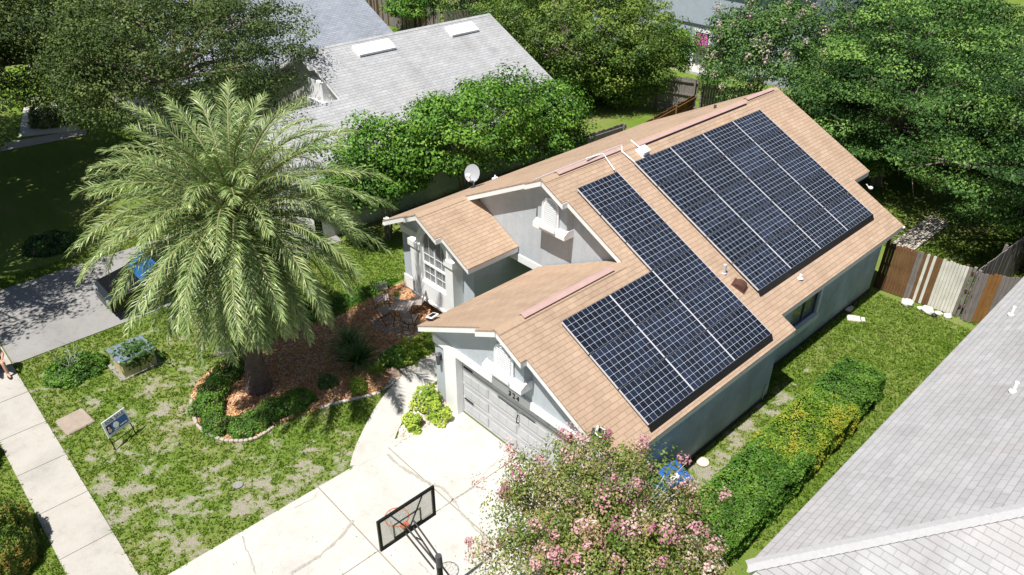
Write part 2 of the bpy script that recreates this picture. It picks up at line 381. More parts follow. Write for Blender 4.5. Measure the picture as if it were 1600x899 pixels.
def tree(name,label,cat,base,ht,rad,mat,ncl,per,leaf,cr=.55,flat=.6,up=.5,bark=None,seed=1,inner=.5,zmin=-.5,lob=.3,
         group=None,cbase=.5,limbs=14,tr=.16,lean=(0,0),flowers=None,stems=1,trunkname='trunk',jc=.22):
    t=thing(name,label,cat,base,0,group); bark=bark or BARK
    cz=ht-rad[2]
    cc=np.array([lean[0],lean[1],cz])
    C=clumps_in(rad,ncl,inner,zmin,lob,seed)
    P,Nn,T=crown_points(C,cr,per,flat,up,seed,cbase,jc)
    r=np.random.default_rng(seed+5)
    S=leaf*r.uniform(.6,1.35,len(P))
    leafcloud('crown',P+cc,Nn,S,T,mat,t)
    mb=MB(); rr=random.Random(seed)
    tops=[]
    for k in range(stems):
        a=2*math.pi*k/stems+rr.uniform(-.3,.3); o=(.0 if stems==1 else .12)
        e=Vector((lean[0]*.6+math.cos(a)*o*3,lean[1]*.6+math.sin(a)*o*3,cz-rad[2]*.35))
        p0=Vector((math.cos(a)*o,math.sin(a)*o,-.05)); mid=(p0+e)*.5+Vector((rr.uniform(-.1,.1),rr.uniform(-.1,.1),0))
        k_=tr if stems==1 else tr*.6
        mb.tube([p0,p0+Vector((0,0,.15)),mid,e],[k_*1.35,k_,k_*.8,k_*.6],9); tops.append((e,k_*.6))
    part(mb,trunkname,bark,t)
    lb=MB(); idx=rr.sample(range(len(C)),min(limbs,len(C)))
    for i in idx:
        e,k_=tops[rr.randrange(len(tops))]; q=Vector(C[i]+cc)
        m1=e+(q-e)*.45+Vector((rr.uniform(-.15,.15),rr.uniform(-.15,.15),rr.uniform(-.05,.25)))*min(1,rad[0]/2)
        lb.tube([e,m1,q],[k_*.8,k_*.45,.012],5,cap=False)
        for w_ in range(1 if rad[0]>3 else 2):
            q2=q+Vector([rr.uniform(-1,1)*cr for _ in range(3)]); lb.tube([m1.lerp(q,.5),q2],[k_*.28,.006],4,cap=False)
    part(lb,'limbs',bark,t)
    if flowers:
        fm,nf,pf,fs,fr=flowers
        r2=np.random.default_rng(seed+31); pick=r2.choice(len(C),nf,replace=nf>len(C))
        FC=C[pick]+unit(C[pick])*cr*.75+r2.normal(size=(nf,3))*cr*.35
        FC=FC[FC[:,2]>-.25*rad[2]]
        P,Nn,T=crown_points(FC,fr,pf,1.2,.4,seed+3,.5,.3,.12)
        leafcloud('flowers',P+cc,Nn,fs*r2.uniform(.6,1.3,len(P)),T,fm,t,.9)
    return t
def shrub(name,label,cat,base,rad,mat,n,leaf,seed=1,group=None,cbase=.5,up=.5,box=False,rz=0,leafp='foliage',noise_=.16,stem=True,jit=.05):
    """bushy mass of leaves over a rounded body with a real depth of leaves and some stems"""
    t=thing(name,label,cat,base,rz,group); r=np.random.default_rng(seed)
    if box:   # rounded hedge box: leaves on the top and the four sides
        X,Y,Z=rad
        f=r.uniform(0,1,n); A=np.array([X*Y*4,2*X*Z*2,2*X*Z*2,2*Y*Z*2,2*Y*Z*2]); A=A/A.sum(); c=np.cumsum(A); k=np.searchsorted(c,f)
        a=r.uniform(-1,1,n); b=r.uniform(-1,1,n); h=r.uniform(.05,1,n)
        P=np.zeros((n,3)); D=np.zeros((n,3))
        for i in range(5):
            s=k==i
            if i==0: P[s]=np.c_[a[s]*X,b[s]*Y,np.full(s.sum(),Z)]; D[s]=(0,0,1)
            elif i<3: sg=1 if i==1 else -1; P[s]=np.c_[a[s]*X,np.full(s.sum(),sg*Y),h[s]*Z]; D[s]=(0,sg,0)
            else: sg=1 if i==3 else -1; P[s]=np.c_[np.full(s.sum(),sg*X),b[s]*Y,h[s]*Z]; D[s]=(sg,0,0)
        # round the shoulders
        ex=np.clip((np.abs(P[:,0])-X*.72)/(X*.28),0,1); ey=np.clip((np.abs(P[:,1])-(Y-X*.28))/(X*.28),0,1); ez=np.clip((P[:,2]-Z*.75)/(Z*.25),0,1)
        P[:,2]-=ez*(np.maximum(ex,ey)**2)*Z*.13
        P[:,0]*=1-.10*ez*ex
    else:
        D=unit(r.normal(size=(n,3))); D[:,2]=np.abs(D[:,2])*.95-.05; D=unit(D)
        P=D*np.array(rad); P[:,2]+=.02
    nz=np.array([mnoise.noise(Vector(p)*2.2+Vector((seed,0,0))) for p in P]); nz2=np.array([mnoise.noise(Vector(p)*6.5+Vector((seed,5,0))) for p in P])
    P=P+D*(noise_*nz+noise_*.55*nz2-np.abs(r.normal(0,jit,n)))[:,None]; P[:,2]=np.maximum(P[:,2],.03)
    Nn=unit(D*.7+np.array([0,0,up])+r.normal(size=(n,3))*.55)
    T=cbase+.55*nz+.25*nz2+r.normal(0,.14,n)
    leafcloud(leafp,P,Nn,leaf*r.uniform(.6,1.35,n),T,mat,t)
    if stem:
        mb=MB(); rr=random.Random(seed); L=max(rad[0],rad[1]); ns=int(6+L*5)
        for i in range(ns):
            x=rr.uniform(-.6,.6)*rad[0]; y=rr.uniform(-.75,.75)*rad[1]
            for j in range(3):
                mb.tube([(x,y,0),(x+rr.uniform(-.1,.1),y+rr.uniform(-.1,.1),rad[2]*.45),(x+rr.uniform(-.3,.3)*rad[0],y+rr.uniform(-.2,.2)*min(rad[1],.6),rad[2]*.85)],[.018,.012,.004],4,cap=False)
        part(mb,'branches',BARK,t)
    return t

# ------------------------------------------------------------------ the ground (one sheet, fine where the lawn is seen)
def fbm(x,y,s,o=4,seed=0):
    v=0;a=1;t=0
    for k in range(o):
        v+=a*mnoise.noise(Vector((x*s+seed*7.3,y*s-seed*3.1,seed*1.7))); t+=a; a*=.55; s*=2.1
    return v/t
SANDPX=[(155,765,.35),(200,765,.35),(230,740,.3),(190,800,.3),(245,845,.3),(262,812,.4),(305,805,.35),(290,850,.35),(330,765,.35),(385,790,.45),(425,765,.45),(455,770,.35),(480,740,.4),(498,735,.3),
        (470,728,.3),(330,735,.3),(100,660,.0),(300,640,.5),(270,600,.45),(250,640,.4),(295,575,.4),(350,555,.35),(225,620,.3),(140,620,.3),(410,770,.3),(530,725,.25),(165,720,.2),(395,760,.3),(362,800,.3),(240,790,.22),(185,700,.3),(270,690,.3),(420,800,.25)]
SAND=[(spot(u,v).x,spot(u,v).y,r) for u,v,r in SANDPX if r>0]
SIDE=[(5.7,2.6,.5),(5.8,4.1,.5),(5.7,5.6,.5),(5.6,7.2,.45),(5.75,3.2,.45),(5.6,5,.35),(5.7,6.4,.35),(5.3,2,.5),(5.4,9.9,.4),(5.6,11.5,.35),(5.3,8.8,.35),(5.9,10.6,.3),(7.4,8.6,.3),(6.5,15.0,.35),(7.4,14.8,.35),(7.5,14.4,.3)]
BACKD=[(spot(u,v).x,spot(u,v).y,r) for u,v,r in [(1460,385,.7),(1490,400,.8),(1450,360,.6),(1520,390,.5),(960,175,.5),(930,170,.6)]]
def sandy(x,y):
    s=0
    for (a,b,r) in SAND+SIDE+BACKD:
        d=((x-a)**2+(y-b)**2)/(r*r)
        if d<6: s=max(s,math.exp(-d)*.95)
    return s
LB=[(spot(u,v).x,spot(u,v).y) for u,v in [(219,899),(38,600),(190,505),(300,560),(300,690),(545,740)]]
def barren(x,y):
    """0 lush grass .. 1 bare grey sand"""
    n=fbm(x,y,2.6,5,1)*.95+fbm(x,y,8.0,3,2)*.8
    front = 1 if (-9.5<x<-.2 and -8.0<y<-2) else 0
    s=sandy(x,y)
    return max(0,min(1,(s*.62+n*1.45+(.36 if front else (.34 if 5.2<x<6.35 and 1.5<y<8.2 else -.12))-.36)*1.7))
def lush(x,y): return fbm(x,y,.8,4,4)*.6+fbm(x,y,7,3,5)*.3
xs=np.unique(np.r_[np.linspace(-900,-60,8),np.arange(-60,-16,2.0),np.arange(-16,10,.11),np.arange(10,60,2.0),np.linspace(60,900,8)])
ys=np.unique(np.r_[np.linspace(-900,-40,8),np.arange(-40,-11,2.0),np.arange(-11,20,.11),np.arange(20,60,2.0),np.linspace(60,1200,8)])
gx,gy=np.meshgrid(xs,ys); nx,ny=len(xs),len(ys)
bar=np.zeros(nx*ny,dtype=np.float32); lus=np.zeros(nx*ny,dtype=np.float32); hz=np.zeros(nx*ny)
for i,(a,b) in enumerate(zip(gx.ravel(),gy.ravel())):
    if -16.5<a<10 and -11<b<20: bar[i]=barren(a,b)
    lus[i]=.5+lush(a,b)
co=np.c_[gx.ravel(),gy.ravel(),hz]
idx=np.arange(nx*ny).reshape(ny,nx)
F=np.stack([idx[:-1,:-1],idx[:-1,1:],idx[1:,1:],idx[1:,:-1]],-1).reshape(-1,4)
gm=bpy.data.meshes.new('lawn_ground'); gm.from_pydata(co.tolist(),[],F.tolist())
for nm,ar in (('barren',bar),('lush',lus)):
    at=gm.attributes.new(nm,'FLOAT','POINT'); at.data.foreach_set('value',ar)
m,n,b=newmat('lawn_soil')
a1=n.nodes.new('ShaderNodeAttribute'); a1.attribute_name='barren'; a2=n.nodes.new('ShaderNodeAttribute'); a2.attribute_name='lush'
f=noise(n,9,6,.7); f3=noise(n,45,4,.75)
gr=ramp(n,math_(n,'ADD',math_(n,'MULTIPLY',a2.outputs['Fac'],.7),math_(n,'MULTIPLY',f,.3)),[(.2,(.26,.245,.12)),(.40,(.20,.245,.065)),(.6,(.145,.225,.035)),(.85,(.10,.185,.022))])
gr=mix(n,.7,gr,ramp(n,f3,[(.3,(.45,.5,.4)),(.55,(1,1,1)),(.75,(1.35,1.3,1.1))]),'MULTIPLY')
sd=ramp(n,f3,[(.3,(.20,.18,.13)),(.5,(.33,.30,.25)),(.72,(.46,.43,.38))])
f7=noise(n,22,4,.7)
bf=math_(n,'ADD',math_(n,'MULTIPLY',a1.outputs['Fac'],.8),math_(n,'ADD',math_(n,'MULTIPLY',math_(n,'SUBTRACT',f,.5),1.9),math_(n,'MULTIPLY',math_(n,'SUBTRACT',f7,.5),2.2)))
bf=math_(n,'ADD',bf,math_(n,'MULTIPLY',math_(n,'SUBTRACT',f3,.5),1.6))
bf2=ramp(n,bf,[(.42,(0,0,0)),(.74,(1,1,1))])
n.links.new(mix(n,bf2,gr,sd),b.inputs['Base Color']); b.inputs['Roughness'].default_value=.95; b.inputs['Specular IOR Level'].default_value=.1
bump(n,b,f3,.7,.04)
gm.materials.append(m); go=bpy.data.objects.new('lawn_ground',gm); COL.objects.link(go); tag(go,kind='structure')

# flat sheets laid on the ground
def smooth_poly(pts, it=2):
    for _ in range(it):
        q=[]
        for i in range(len(pts)):
            a=pts[i]; b_=pts[(i+1)%len(pts)]
            q.append((a[0]*.75+b_[0]*.25,a[1]*.75+b_[1]*.25)); q.append((a[0]*.25+b_[0]*.75,a[1]*.25+b_[1]*.75))
        pts=q
    return pts
def sheet(name, poly, z, mat, thick=None, kind='structure', label=None, cat=None):
    mb=MB(); th=thick or .02
    mb.prism([(x,y,z-th) for x,y in poly],(0,0,th))
    o=mb.build(name,mat); tag(o,label,cat,kind=kind); return o
def inpoly(x,y,P):
    c=False; j=len(P)-1
    for i in range(len(P)):
        if (P[i][1]>y)!=(P[j][1]>y) and x<(P[j][0]-P[i][0])*(y-P[i][1])/(P[j][1]-P[i][1])+P[i][0]: c=not c
        j=i
    return c

# main driveway slabs with joints between them
DRX0,DRX1=-.24,5.15
mb=MB(); jo=MB()
rows=[(-24,-16.05),(-16,-12.05),(-12,-9.12),(-7.93,-3.93),(-3.9,-1.93),(-1.9,.34)]
for (a,c_) in rows:
    mb.box((DRX0,a,-.1),(2.26,c_,.035)); mb.box((2.285,a,-.1),(DRX1,c_,.035))
drive=mb.build('driveway',CONC); tag(drive,kind='structure')
sheet('driveway_joint_fill',[(DRX0+.01,-24),(DRX1-.01,-24),(DRX1-.01,.33),(DRX0+.01,.33)],.026,JOINT)
def crackline(pts,wid,seed,mat=CRACK,z=.0395):
    """meandering dirt-filled crack as a thin ribbon on the slab"""
    rr=random.Random(seed); P=[]
    for i in range(len(pts)-1):
        a=Vector(pts[i]).to_2d(); b_=Vector(pts[i+1]).to_2d(); k=max(2,int((b_-a).length/.10)); d=(b_-a).normalized(); nn=Vector((-d.y,d.x))
        for j in range(k):
            t=j/k; P.append(a.lerp(b_,t)+nn*rr.uniform(-.022,.022))
    P.append(Vector(pts[-1]).to_2d()); mb=MB()
    for i in range(len(P)-1):
        d=(P[i+1]-P[i]).normalized(); nn=Vector((-d.y,d.x)); w0=wid*rr.uniform(.5,1.3); 
        mb.face([(*(P[i]-nn*w0/2),z),(*(P[i+1]-nn*w0/2),z),(*(P[i+1]+nn*w0/2),z),(*(P[i]+nn*w0/2),z)])
    return mb
cr=MB()
for k,(l,w_) in enumerate([([(605,712),(625,730),(660,752),(690,765),(708,782)],.07),([(708,782),(722,805),(745,830),(765,850),(780,878)],.06),([(708,782),(740,765),(762,735),(800,708)],.022),
                       ([(553,815),(530,845),(500,870),(468,890),(455,899)],.07),([(460,700+95),(490,780),(497,770)],.018),([(708,782),(690,795),(660,812)],.025),([(378,840),(390,870),(400,899)],.03),([(655,880),(690,915)],.03)]):
    q=crackline([spot(u,v) for u,v in l],w_,k); cr.raw(q.v,q.f)
tag(cr.build('driveway_cracks',CRACK),kind='structure')

# sidewalk
mb=MB(); x=-46.6
while x<40:
    if not (DRX0-1.2<x<DRX0-1.2): mb.box((x,-9.08,-.08),(x+1.625,-7.97,.03))
    x+=1.645
tag(mb.build('sidewalk',CONC_S),kind='structure')
sheet('sidewalk_joint_fill',[(-46.5,-9.07),(40,-9.07),(40,-7.98),(-46.5,-7.98)],.018,JOINT)
# street with kerb
tag(MB().box((-300,-13.35,-.1),(300,-13.2,.12)).build('kerb',CONC_G),kind='structure')
sheet('street',[(-300,-22),(300,-22),(300,-13.35),(-300,-13.35)],.012,ASPH)
tag(MB().box((-300,-22.15,-.1),(300,-22,.12)).build('kerb',CONC_G),kind='structure')
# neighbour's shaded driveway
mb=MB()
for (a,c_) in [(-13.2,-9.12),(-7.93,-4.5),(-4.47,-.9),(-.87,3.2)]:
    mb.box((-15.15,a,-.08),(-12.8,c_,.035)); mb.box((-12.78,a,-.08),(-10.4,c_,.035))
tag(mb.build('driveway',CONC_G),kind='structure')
# distant sunlit pavement glimpsed under the oaks
sheet('driveway',[spot(30,215).to_2d()[:], spot(125,205).to_2d()[:], spot(105,150).to_2d()[:], spot(40,150).to_2d()[:]],.03,CONC)
sheet('sidewalk',[spot(0,238).to_2d()[:], spot(135,212).to_2d()[:], spot(135,202).to_2d()[:], spot(0,226).to_2d()[:]],.034,CONC_S)

# mulch bed
MUL=smooth_poly(sp2([(297,640),(303,662),(322,682),(352,690),(395,688),(430,664),(470,650),(520,632),(592,617),(622,585),(662,556),(684,535),(700,500),(697,478),(650,452),(634,438),(607,452),(560,478),(520,500),(470,510),(420,540),(380,552),(335,572),(300,605)]),2)
m,n,b=newmat('orange_mulch'); f=noise(n,24,5,.75); v=N(n,'ShaderNodeTexVoronoi',Scale=38); g=n.nodes.new('ShaderNodeNewGeometry'); n.links.new(g.outputs['Position'],v.inputs['Vector'])
c=ramp(n,f,[(.3,(.28,.13,.06)),(.5,(.54,.29,.14)),(.7,(.70,.46,.28))]); c=mix(n,.6,c,v.outputs['Color'],'SOFT_LIGHT')
n.links.new(c,b.inputs['Base Color']); b.inputs['Roughness'].default_value=.95; bump(n,b,v.outputs['Distance'],.8,.03); MULCH=m
sheet('mulch_bed',MUL,.012,MULCH)
# curved front path
PATHL=[(545,738),(553,705),(570,668),(590,632),(620,596),(655,568),(690,546),(715,530)]
PATHR=[(760,560),(715,575),(690,590),(668,610),(645,635),(624,668),(612,703)]
PATH=sp2(PATHL)+sp2(PATHR)
PATH=smooth_poly(PATH,1)
sheet('front_path',PATH,.04,CONC,.08)
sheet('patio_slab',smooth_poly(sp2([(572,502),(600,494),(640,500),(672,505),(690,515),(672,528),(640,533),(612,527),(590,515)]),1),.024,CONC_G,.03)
GRV=sp2([(613,702),(628,668),(650,634),(672,612),(692,598),(703,645)])
GRV2=sp2([(600,612),(640,580),(672,560),(690,549),(690,535),(668,545),(640,566),(615,588)])
m,n,b=newmat('pale_gravel'); v=N(n,'ShaderNodeTexVoronoi',Scale=26); g=n.nodes.new('ShaderNodeNewGeometry'); n.links.new(g.outputs['Position'],v.inputs['Vector'])
c=ramp(n,v.outputs['Color'],[(.2,(.42,.36,.29)),(.6,(.62,.56,.47)),(.9,(.74,.70,.62))]); n.links.new(c,b.inputs['Base Color']); b.inputs['Roughness'].default_value=.9; bump(n,b,v.outputs['Distance'],.8,.03); GRAV=m
sheet('gravel_bed',GRV,.028,GRAV); sheet('gravel_bed',GRV2,.034,GRAV)
STONE=plain('pale_stone',(.62,.57,.49),.85,var=.2,scale=12,b_=.3)

# scattered small stuff built with numpy: chips, stones, grass blades
def scatter_boxes(name, polys, n, sz, mats, z0, seed, flat=.3):
    rr=random.Random(seed); mb=MB()
    for P in polys:
        bx=[p[0] for p in P]; by=[p[1] for p in P]; k=0
        while k<n:
            x=rr.uniform(min(bx),max(bx)); y=rr.uniform(min(by),max(by))
            if not inpoly(x,y,P): continue
            k+=1; s=sz*rr.uniform(.5,1.4); a=rr.uniform(0,6.28)
            Mx=Matrix.Translation((x,y,z0+rr.uniform(0,.02)))@Matrix.Rotation(a,4,'Z')@Matrix.Rotation(rr.uniform(-.5,.5),4,'X')@Matrix.Rotation(rr.uniform(-.5,.5),4,'Y')
            mb.obox(Mx,(-s,-s*flat,-s*.2),(s,s*flat,s*.25),rr.randrange(len(mats)))
    o=mb.build(name,mats); return tag(o,kind='stuff')
CH=[plain('mulch_chip_%s'%nm,c,.95,var=.2,scale=30) for nm,c in (('orange',(.60,.33,.16)),('brown',(.36,.18,.09)),('tan',(.70,.50,.33)))]
tag(scatter_boxes('mulch_chips',[MUL],9000,.035,CH,.02,3),'loose orange and brown wood chips covering the planting bed','mulch')
GS=[plain('gravel_%s'%nm,c,.9,var=.15,scale=30) for nm,c in (('white',(.74,.70,.63)),('tan',(.55,.47,.37)))]
tag(scatter_boxes('gravel_stones',[GRV,GRV2],700,.03,GS,.04,4,.8),'pale gravel stones filling the strips beside the front path','gravel')

def blades(name, n, region, dens, hgt, seed, label):
    r=np.random.default_rng(seed); rr=random.Random(seed); pts=[]; tn=[]
    x0,x1,y0,y1=region; tries=int((x1-x0)*(y1-y0)*dens)
    X=r.uniform(x0,x1,tries); Y=r.uniform(y0,y1,tries); pr=r.uniform(0,1,tries)
    for x,y,p in zip(X,Y,pr):
        if not n(x,y): continue
        bv=barren(x,y)
        if p<bv*1.05 : continue
        pts.append((x,y,0)); tn.append(.42+lush(x,y)*-.5+bv*.45)
    k=len(pts); B=3
    P=np.repeat(np.array(pts),B,0)+np.c_[r.normal(0,.02,k*B),r.normal(0,.02,k*B),np.zeros(k*B)]
    a=r.uniform(0,2*np.pi,k*B); w_=.009+.012*r.uniform(0,1,k*B); h=hgt*r.uniform(.5,1.3,k*B); lx=r.normal(0,.6,k*B)*h; ly=r.normal(0,.6,k*B)*h
    d=np.c_[np.cos(a),np.sin(a),0*a]*w_[:,None]; top=P+np.c_[lx,ly,h]; mid=P+np.c_[lx*.35,ly*.35,h*.6]
    V=np.stack([P-d,P+d,mid+d*.8,top,mid-d*.8],1); m_=k*B
    me=bpy.data.meshes.new(name); me.vertices.add(5*m_); me.vertices.foreach_set('co',V.reshape(-1).astype(np.float32))
    me.loops.add(5*m_); me.loops.foreach_set('vertex_index',np.arange(5*m_,dtype=np.int32)); me.polygons.add(m_)
    me.polygons.foreach_set('loop_start',np.arange(0,5*m_,5,dtype=np.int32)); me.polygons.foreach_set('loop_total',np.full(m_,5,dtype=np.int32))
    at=me.attributes.new('tint','FLOAT','FACE'); at.data.foreach_set('value',np.clip(np.repeat(np.array(tn),B)+r.normal(0,.18,m_),0,1).astype(np.float32))
    me.update(calc_edges=True); me.materials.append(L_GRASS)
    o=bpy.data.objects.new(name,me); COL.objects.link(o); return tag(o,label,'grass',kind='stuff')
EXCL=[MUL,PATH,GRV]
def front_ok(x,y):
    e=.05*fbm(x,y,3,2,9)
    if y>-7.96+e and x>DRX0+.0+e: return False
    if -9.07+e<y<-7.98+e: return False
    if -15.2<x<-10.35: return False
    return not any(inpoly(x,y,p) for p in EXCL) and not (x>-6.6 and y>2.6)
blades('grass',front_ok,(-16,-.2,-11,4.2),300,.055,5,'patchy short green lawn in front of the tan roofed house')
def side_ok(x,y): return x>5.3+(0 if y<7 else -.6) and not (4.7<x<8 and 14.5<y<14.9)
blades('grass',side_ok,(4.7,9.2,2.2,20),380,.065,6,'bright green grass strip between the house wall and the grey neighbouring roof')

# ------------------------------------------------------------------ the main house
T=.503
zR=lambda x:5.083-T*x
zL=lambda x:5.845+T*x
zG=lambda x:3.022+T*x
XS=-4.2
zS=lambda x:zL(XS)-T*(x-XS)
XR,XG=-.757,2.05
def roof_sheet(mb, poly, zf, axis_y=True, m=0, lift=0.0, th=.03):
    """shingle sheet: poly in plan (x,y), zf gives z; UV in metres (along the eave, up the slope)"""
    s=math.sqrt(1+T*T); P=[(x,y,zf(x)+lift) for x,y in poly]
    area=sum(poly[i][0]*poly[(i+1)%len(poly)][1]-poly[(i+1)%len(poly)][0]*poly[i][1] for i in range(len(poly)))
    if area<0: P=P[::-1]
    mb.face(P,[(p[1],p[2]/T*s) for p in P],m)
    n=len(P)
    for i in range(n):
        a=P[i]; b_=P[(i+1)%n]; mb.face([a,(a[0],a[1],a[2]-th),(b_[0],b_[1],b_[2]-th),b_],[(a[1],a[2]),(a[1],a[2]-th),(b_[1],b_[2]-th),(b_[1],b_[2])],m)
def soffit(mb, poly, zf, th=.15, gap=.03):
    P=[(x,y,zf(x)-gap) for x,y in poly]; mb.prism(P,(0,0,-th))
YO,YCN=-.08,-.26      # garage gable: side rakes, forward centre rake
right_poly=[(XG,YCN),(2.88,YCN),(2.88,YO),(5.52,YO),(5.52,7.18),(5.05,7.18),(5.05,14.67),(3.16,14.67),(3.16,15.79),(XR,15.79),(XR,3.92),(.04,3.92),(.04,4.12),(XG,4.12)]
left_poly=[(XR,3.92),(XR,15.79),(-6.35,15.79),(-6.35,2.45),(-4.85,2.45),(-4.85,2.22),(XS,2.22),(XS,4.12),(-1.38,4.12),(-1.38,3.92)]
small_poly=[(XS,2.22),(-3.3,2.22),(-3.3,2.45),(-2.12,2.45),(-2.12,4.44),(XS,4.44)]
gar_poly=[(XG,YCN),(XG,4.38),(-1.18,4.38),(-1.18,YO),(1.36,YO),(1.36,YCN)]
house=thing('house','single storey grey stucco house with tan shingle roof carrying black solar panels','house')
for poly,zf,nm in ((right_poly,zR,'roof'),(left_poly,zL,'roof'),(small_poly,zS,'roof'),(gar_poly,zG,'roof')):
    mb=MB(); roof_sheet(mb,poly,zf); r_=part(mb,nm,SH_TAN,house)
    mb=MB()
    q=[]; cx=sum(p[0] for p in poly)/len(poly); cy=sum(p[1] for p in poly)/len(poly)
    # inset 12 mm on outer edges
    soffit(mb,[(x+(.012 if x<cx else -.012),y+(.012 if y<cy else -.012)) for x,y in poly],zf,.16,.031)
    part(mb,'fascia',WHITE,r_)
# ridge caps
def cap_line(mb,a,b_,w=.14,step=.14):
    a=Vector(a); b_=Vector(b_); L=(b_-a).length; d=(b_-a)/L; k=int(L/step); s=Vector((-d.y,d.x,0)).normalized()
    for i in range(k):
        p=a+d*(i*step); q=p+d*(step*1.25); h=.012
        mb.face([p-s*w-Vector((0,0,w*T-.02)),q-s*w-Vector((0,0,w*T-.008)),q+Vector((0,0,.012+h)),p+Vector((0,0,.012))][::-1],[(i*.3,0),(i*.3+.1,0),(i*.3+.1,.1),(i*.3,.1)])
        mb.face([p+s*w-Vector((0,0,w*T-.02)),q+s*w-Vector((0,0,w*T-.008)),q+Vector((0,0,.012+h)),p+Vector((0,0,.012))],[(i*.3,0),(i*.3+.1,0),(i*.3+.1,.1),(i*.3,.1)])
for a_,b_ in (((XR,3.93,zR(XR)),(XR,15.78,zR(XR))),((XG,YCN+.01,zR(XG)),(XG,4.2,zR(XG))),((XS,2.23,zL(XS)),(XS,4.1,zL(XS)))):
    mb=MB(); cap_line(mb,a_,b_); part(mb,'ridge_cap',CAPT,house)

# walls
def gable_wall(mb, prof, y0, y1): mb.prism([(x,y0,z) for x,z in prof],(0,y1-y0,0))
GL,GR,GY=-.86,5.25,.22
DX0,DX1,DZ=.03,4.38,1.96      # garage door opening
BX0,BX1=1.52,2.75             # projecting centre box on the garage gable
u_=.19
walls=MB()
# garage front wall: left pier, right pier, above the door
walls.prism([(GL,GY,0),(DX0,GY,0),(DX0,GY,DZ),(GL,GY,DZ)],(0,.25,0))
walls.prism([(DX1,GY,0),(GR,GY,0),(GR,GY,DZ),(DX1,GY,DZ)],(0,.25,0))
walls.prism([(GL,GY,DZ),(GR,GY,DZ),(GR,GY,zR(GR)-u_),(XG,GY,zR(XG)-u_),(GL,GY,zG(GL)-u_)],(0,.25,0))
walls.prism([(BX0,GY-.24,2.60),(BX1,GY-.24,2.60),(BX1,GY-.24,zR(BX1)-u_),(XG,GY-.24,zR(XG)-u_),(BX0,GY-.24,zG(BX0)-u_)],(0,.238,0))
walls.box((GL,.47,0),(GL+.2,4.4,zG(GL)-u_))       # garage left wall
walls.box((GL,4.4,0),(GL+.2,6.2,2.5))
part(walls,'wall',ST_GREY,house)
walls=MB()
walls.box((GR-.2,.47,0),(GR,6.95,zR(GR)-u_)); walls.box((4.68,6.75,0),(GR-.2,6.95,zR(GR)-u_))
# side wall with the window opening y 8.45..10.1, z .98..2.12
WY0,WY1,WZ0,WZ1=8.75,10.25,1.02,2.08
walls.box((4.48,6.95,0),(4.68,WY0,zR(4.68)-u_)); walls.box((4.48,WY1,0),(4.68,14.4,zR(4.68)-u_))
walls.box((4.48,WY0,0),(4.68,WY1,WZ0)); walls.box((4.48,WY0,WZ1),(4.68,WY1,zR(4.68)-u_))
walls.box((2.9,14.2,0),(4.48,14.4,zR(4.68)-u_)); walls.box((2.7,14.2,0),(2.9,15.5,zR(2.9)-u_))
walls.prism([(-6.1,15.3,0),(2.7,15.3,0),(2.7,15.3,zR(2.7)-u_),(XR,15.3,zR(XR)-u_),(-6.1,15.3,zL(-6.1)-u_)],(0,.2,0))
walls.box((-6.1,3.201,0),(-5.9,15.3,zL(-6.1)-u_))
part(walls,'wall',ST_SHADE,house,'grey stucco side and rear walls with bluish shade put into their colour')
walls=MB()
UY=4.46
walls.prism([(-3.9,UY,2.42),(2.2,UY,2.42),(2.2,UY,zR(2.2)-u_),(XR,UY,zR(XR)-u_),(-3.9,UY,zL(-3.9)-u_)],(0,.2,0))
UBX0,UBX1=-1.14,-.02
walls.prism([(UBX0,UY-.24,3.84),(UBX1,UY-.24,3.84),(UBX1,UY-.24,zR(UBX1)-u_),(XR,UY-.24,zR(XR)-u_),(UBX0,UY-.24,zL(UBX0)-u_)],(0,.238,0))
walls.box((-2.72,3.201,0),(-2.52,6.2,2.42))            # right wall of the front room
walls.box((-2.52,6.0,0),(-.86,6.2,2.42))             # back of the porch
walls.box((-2.52,4.6,2.40),(-.86,6.0,2.44))          # porch ceiling
# front room front wall with the window opening
FY=3.2; WX0,WX1=-4.6,-3.4
walls.box((-6.1,FY-.2,0),(-5.0,FY,2.45)); walls.box((-3.2,FY-.2,0),(-2.52,FY,2.45)); walls.box((-5.0,FY-.2,0),(-3.2,FY,1.0))
walls.prism([(-6.1,FY-.2,2.45),(-2.52,FY-.2,2.45),(-2.52,FY-.2,zS(-2.52)-u_),(XS,FY-.2,zS(XS)-u_),(-6.1,FY-.2,zL(-6.1)-u_)],(0,.2,0))
part(walls,'wall',ST_GREY,house)

# white trim of the garage front
tr=MB()
tr.box((GL-.02,GY-.05,DZ),(BX0-.02,GY-.002,2.17)); tr.box((BX0-.02,GY-.07,DZ),(BX1+.02,GY-.002,2.185)); tr.box((BX1+.02,GY-.05,DZ),(GR+.02,GY-.002,2.17))
tr.box((-.42,GY-.06,0),(DX0,GY-.002,DZ-.002)); tr.box((DX1,GY-.06,0),(DX1+.42,GY-.002,DZ-.002))
tr.box((DX0-.002,GY-.058,0),(DX0+.03,GY+.16,DZ-.004)); tr.box((DX1-.03,GY-.058,0),(DX1+.002,GY+.16,DZ-.004))
part(tr,'trim',WHITE,house)
# beam over the porch, small gable trim
tr=MB()
tr.box((-2.9,UY-.03,2.17),(-.9,UY+.22,2.415))
part(tr,'porch_beam',WHITE,house)
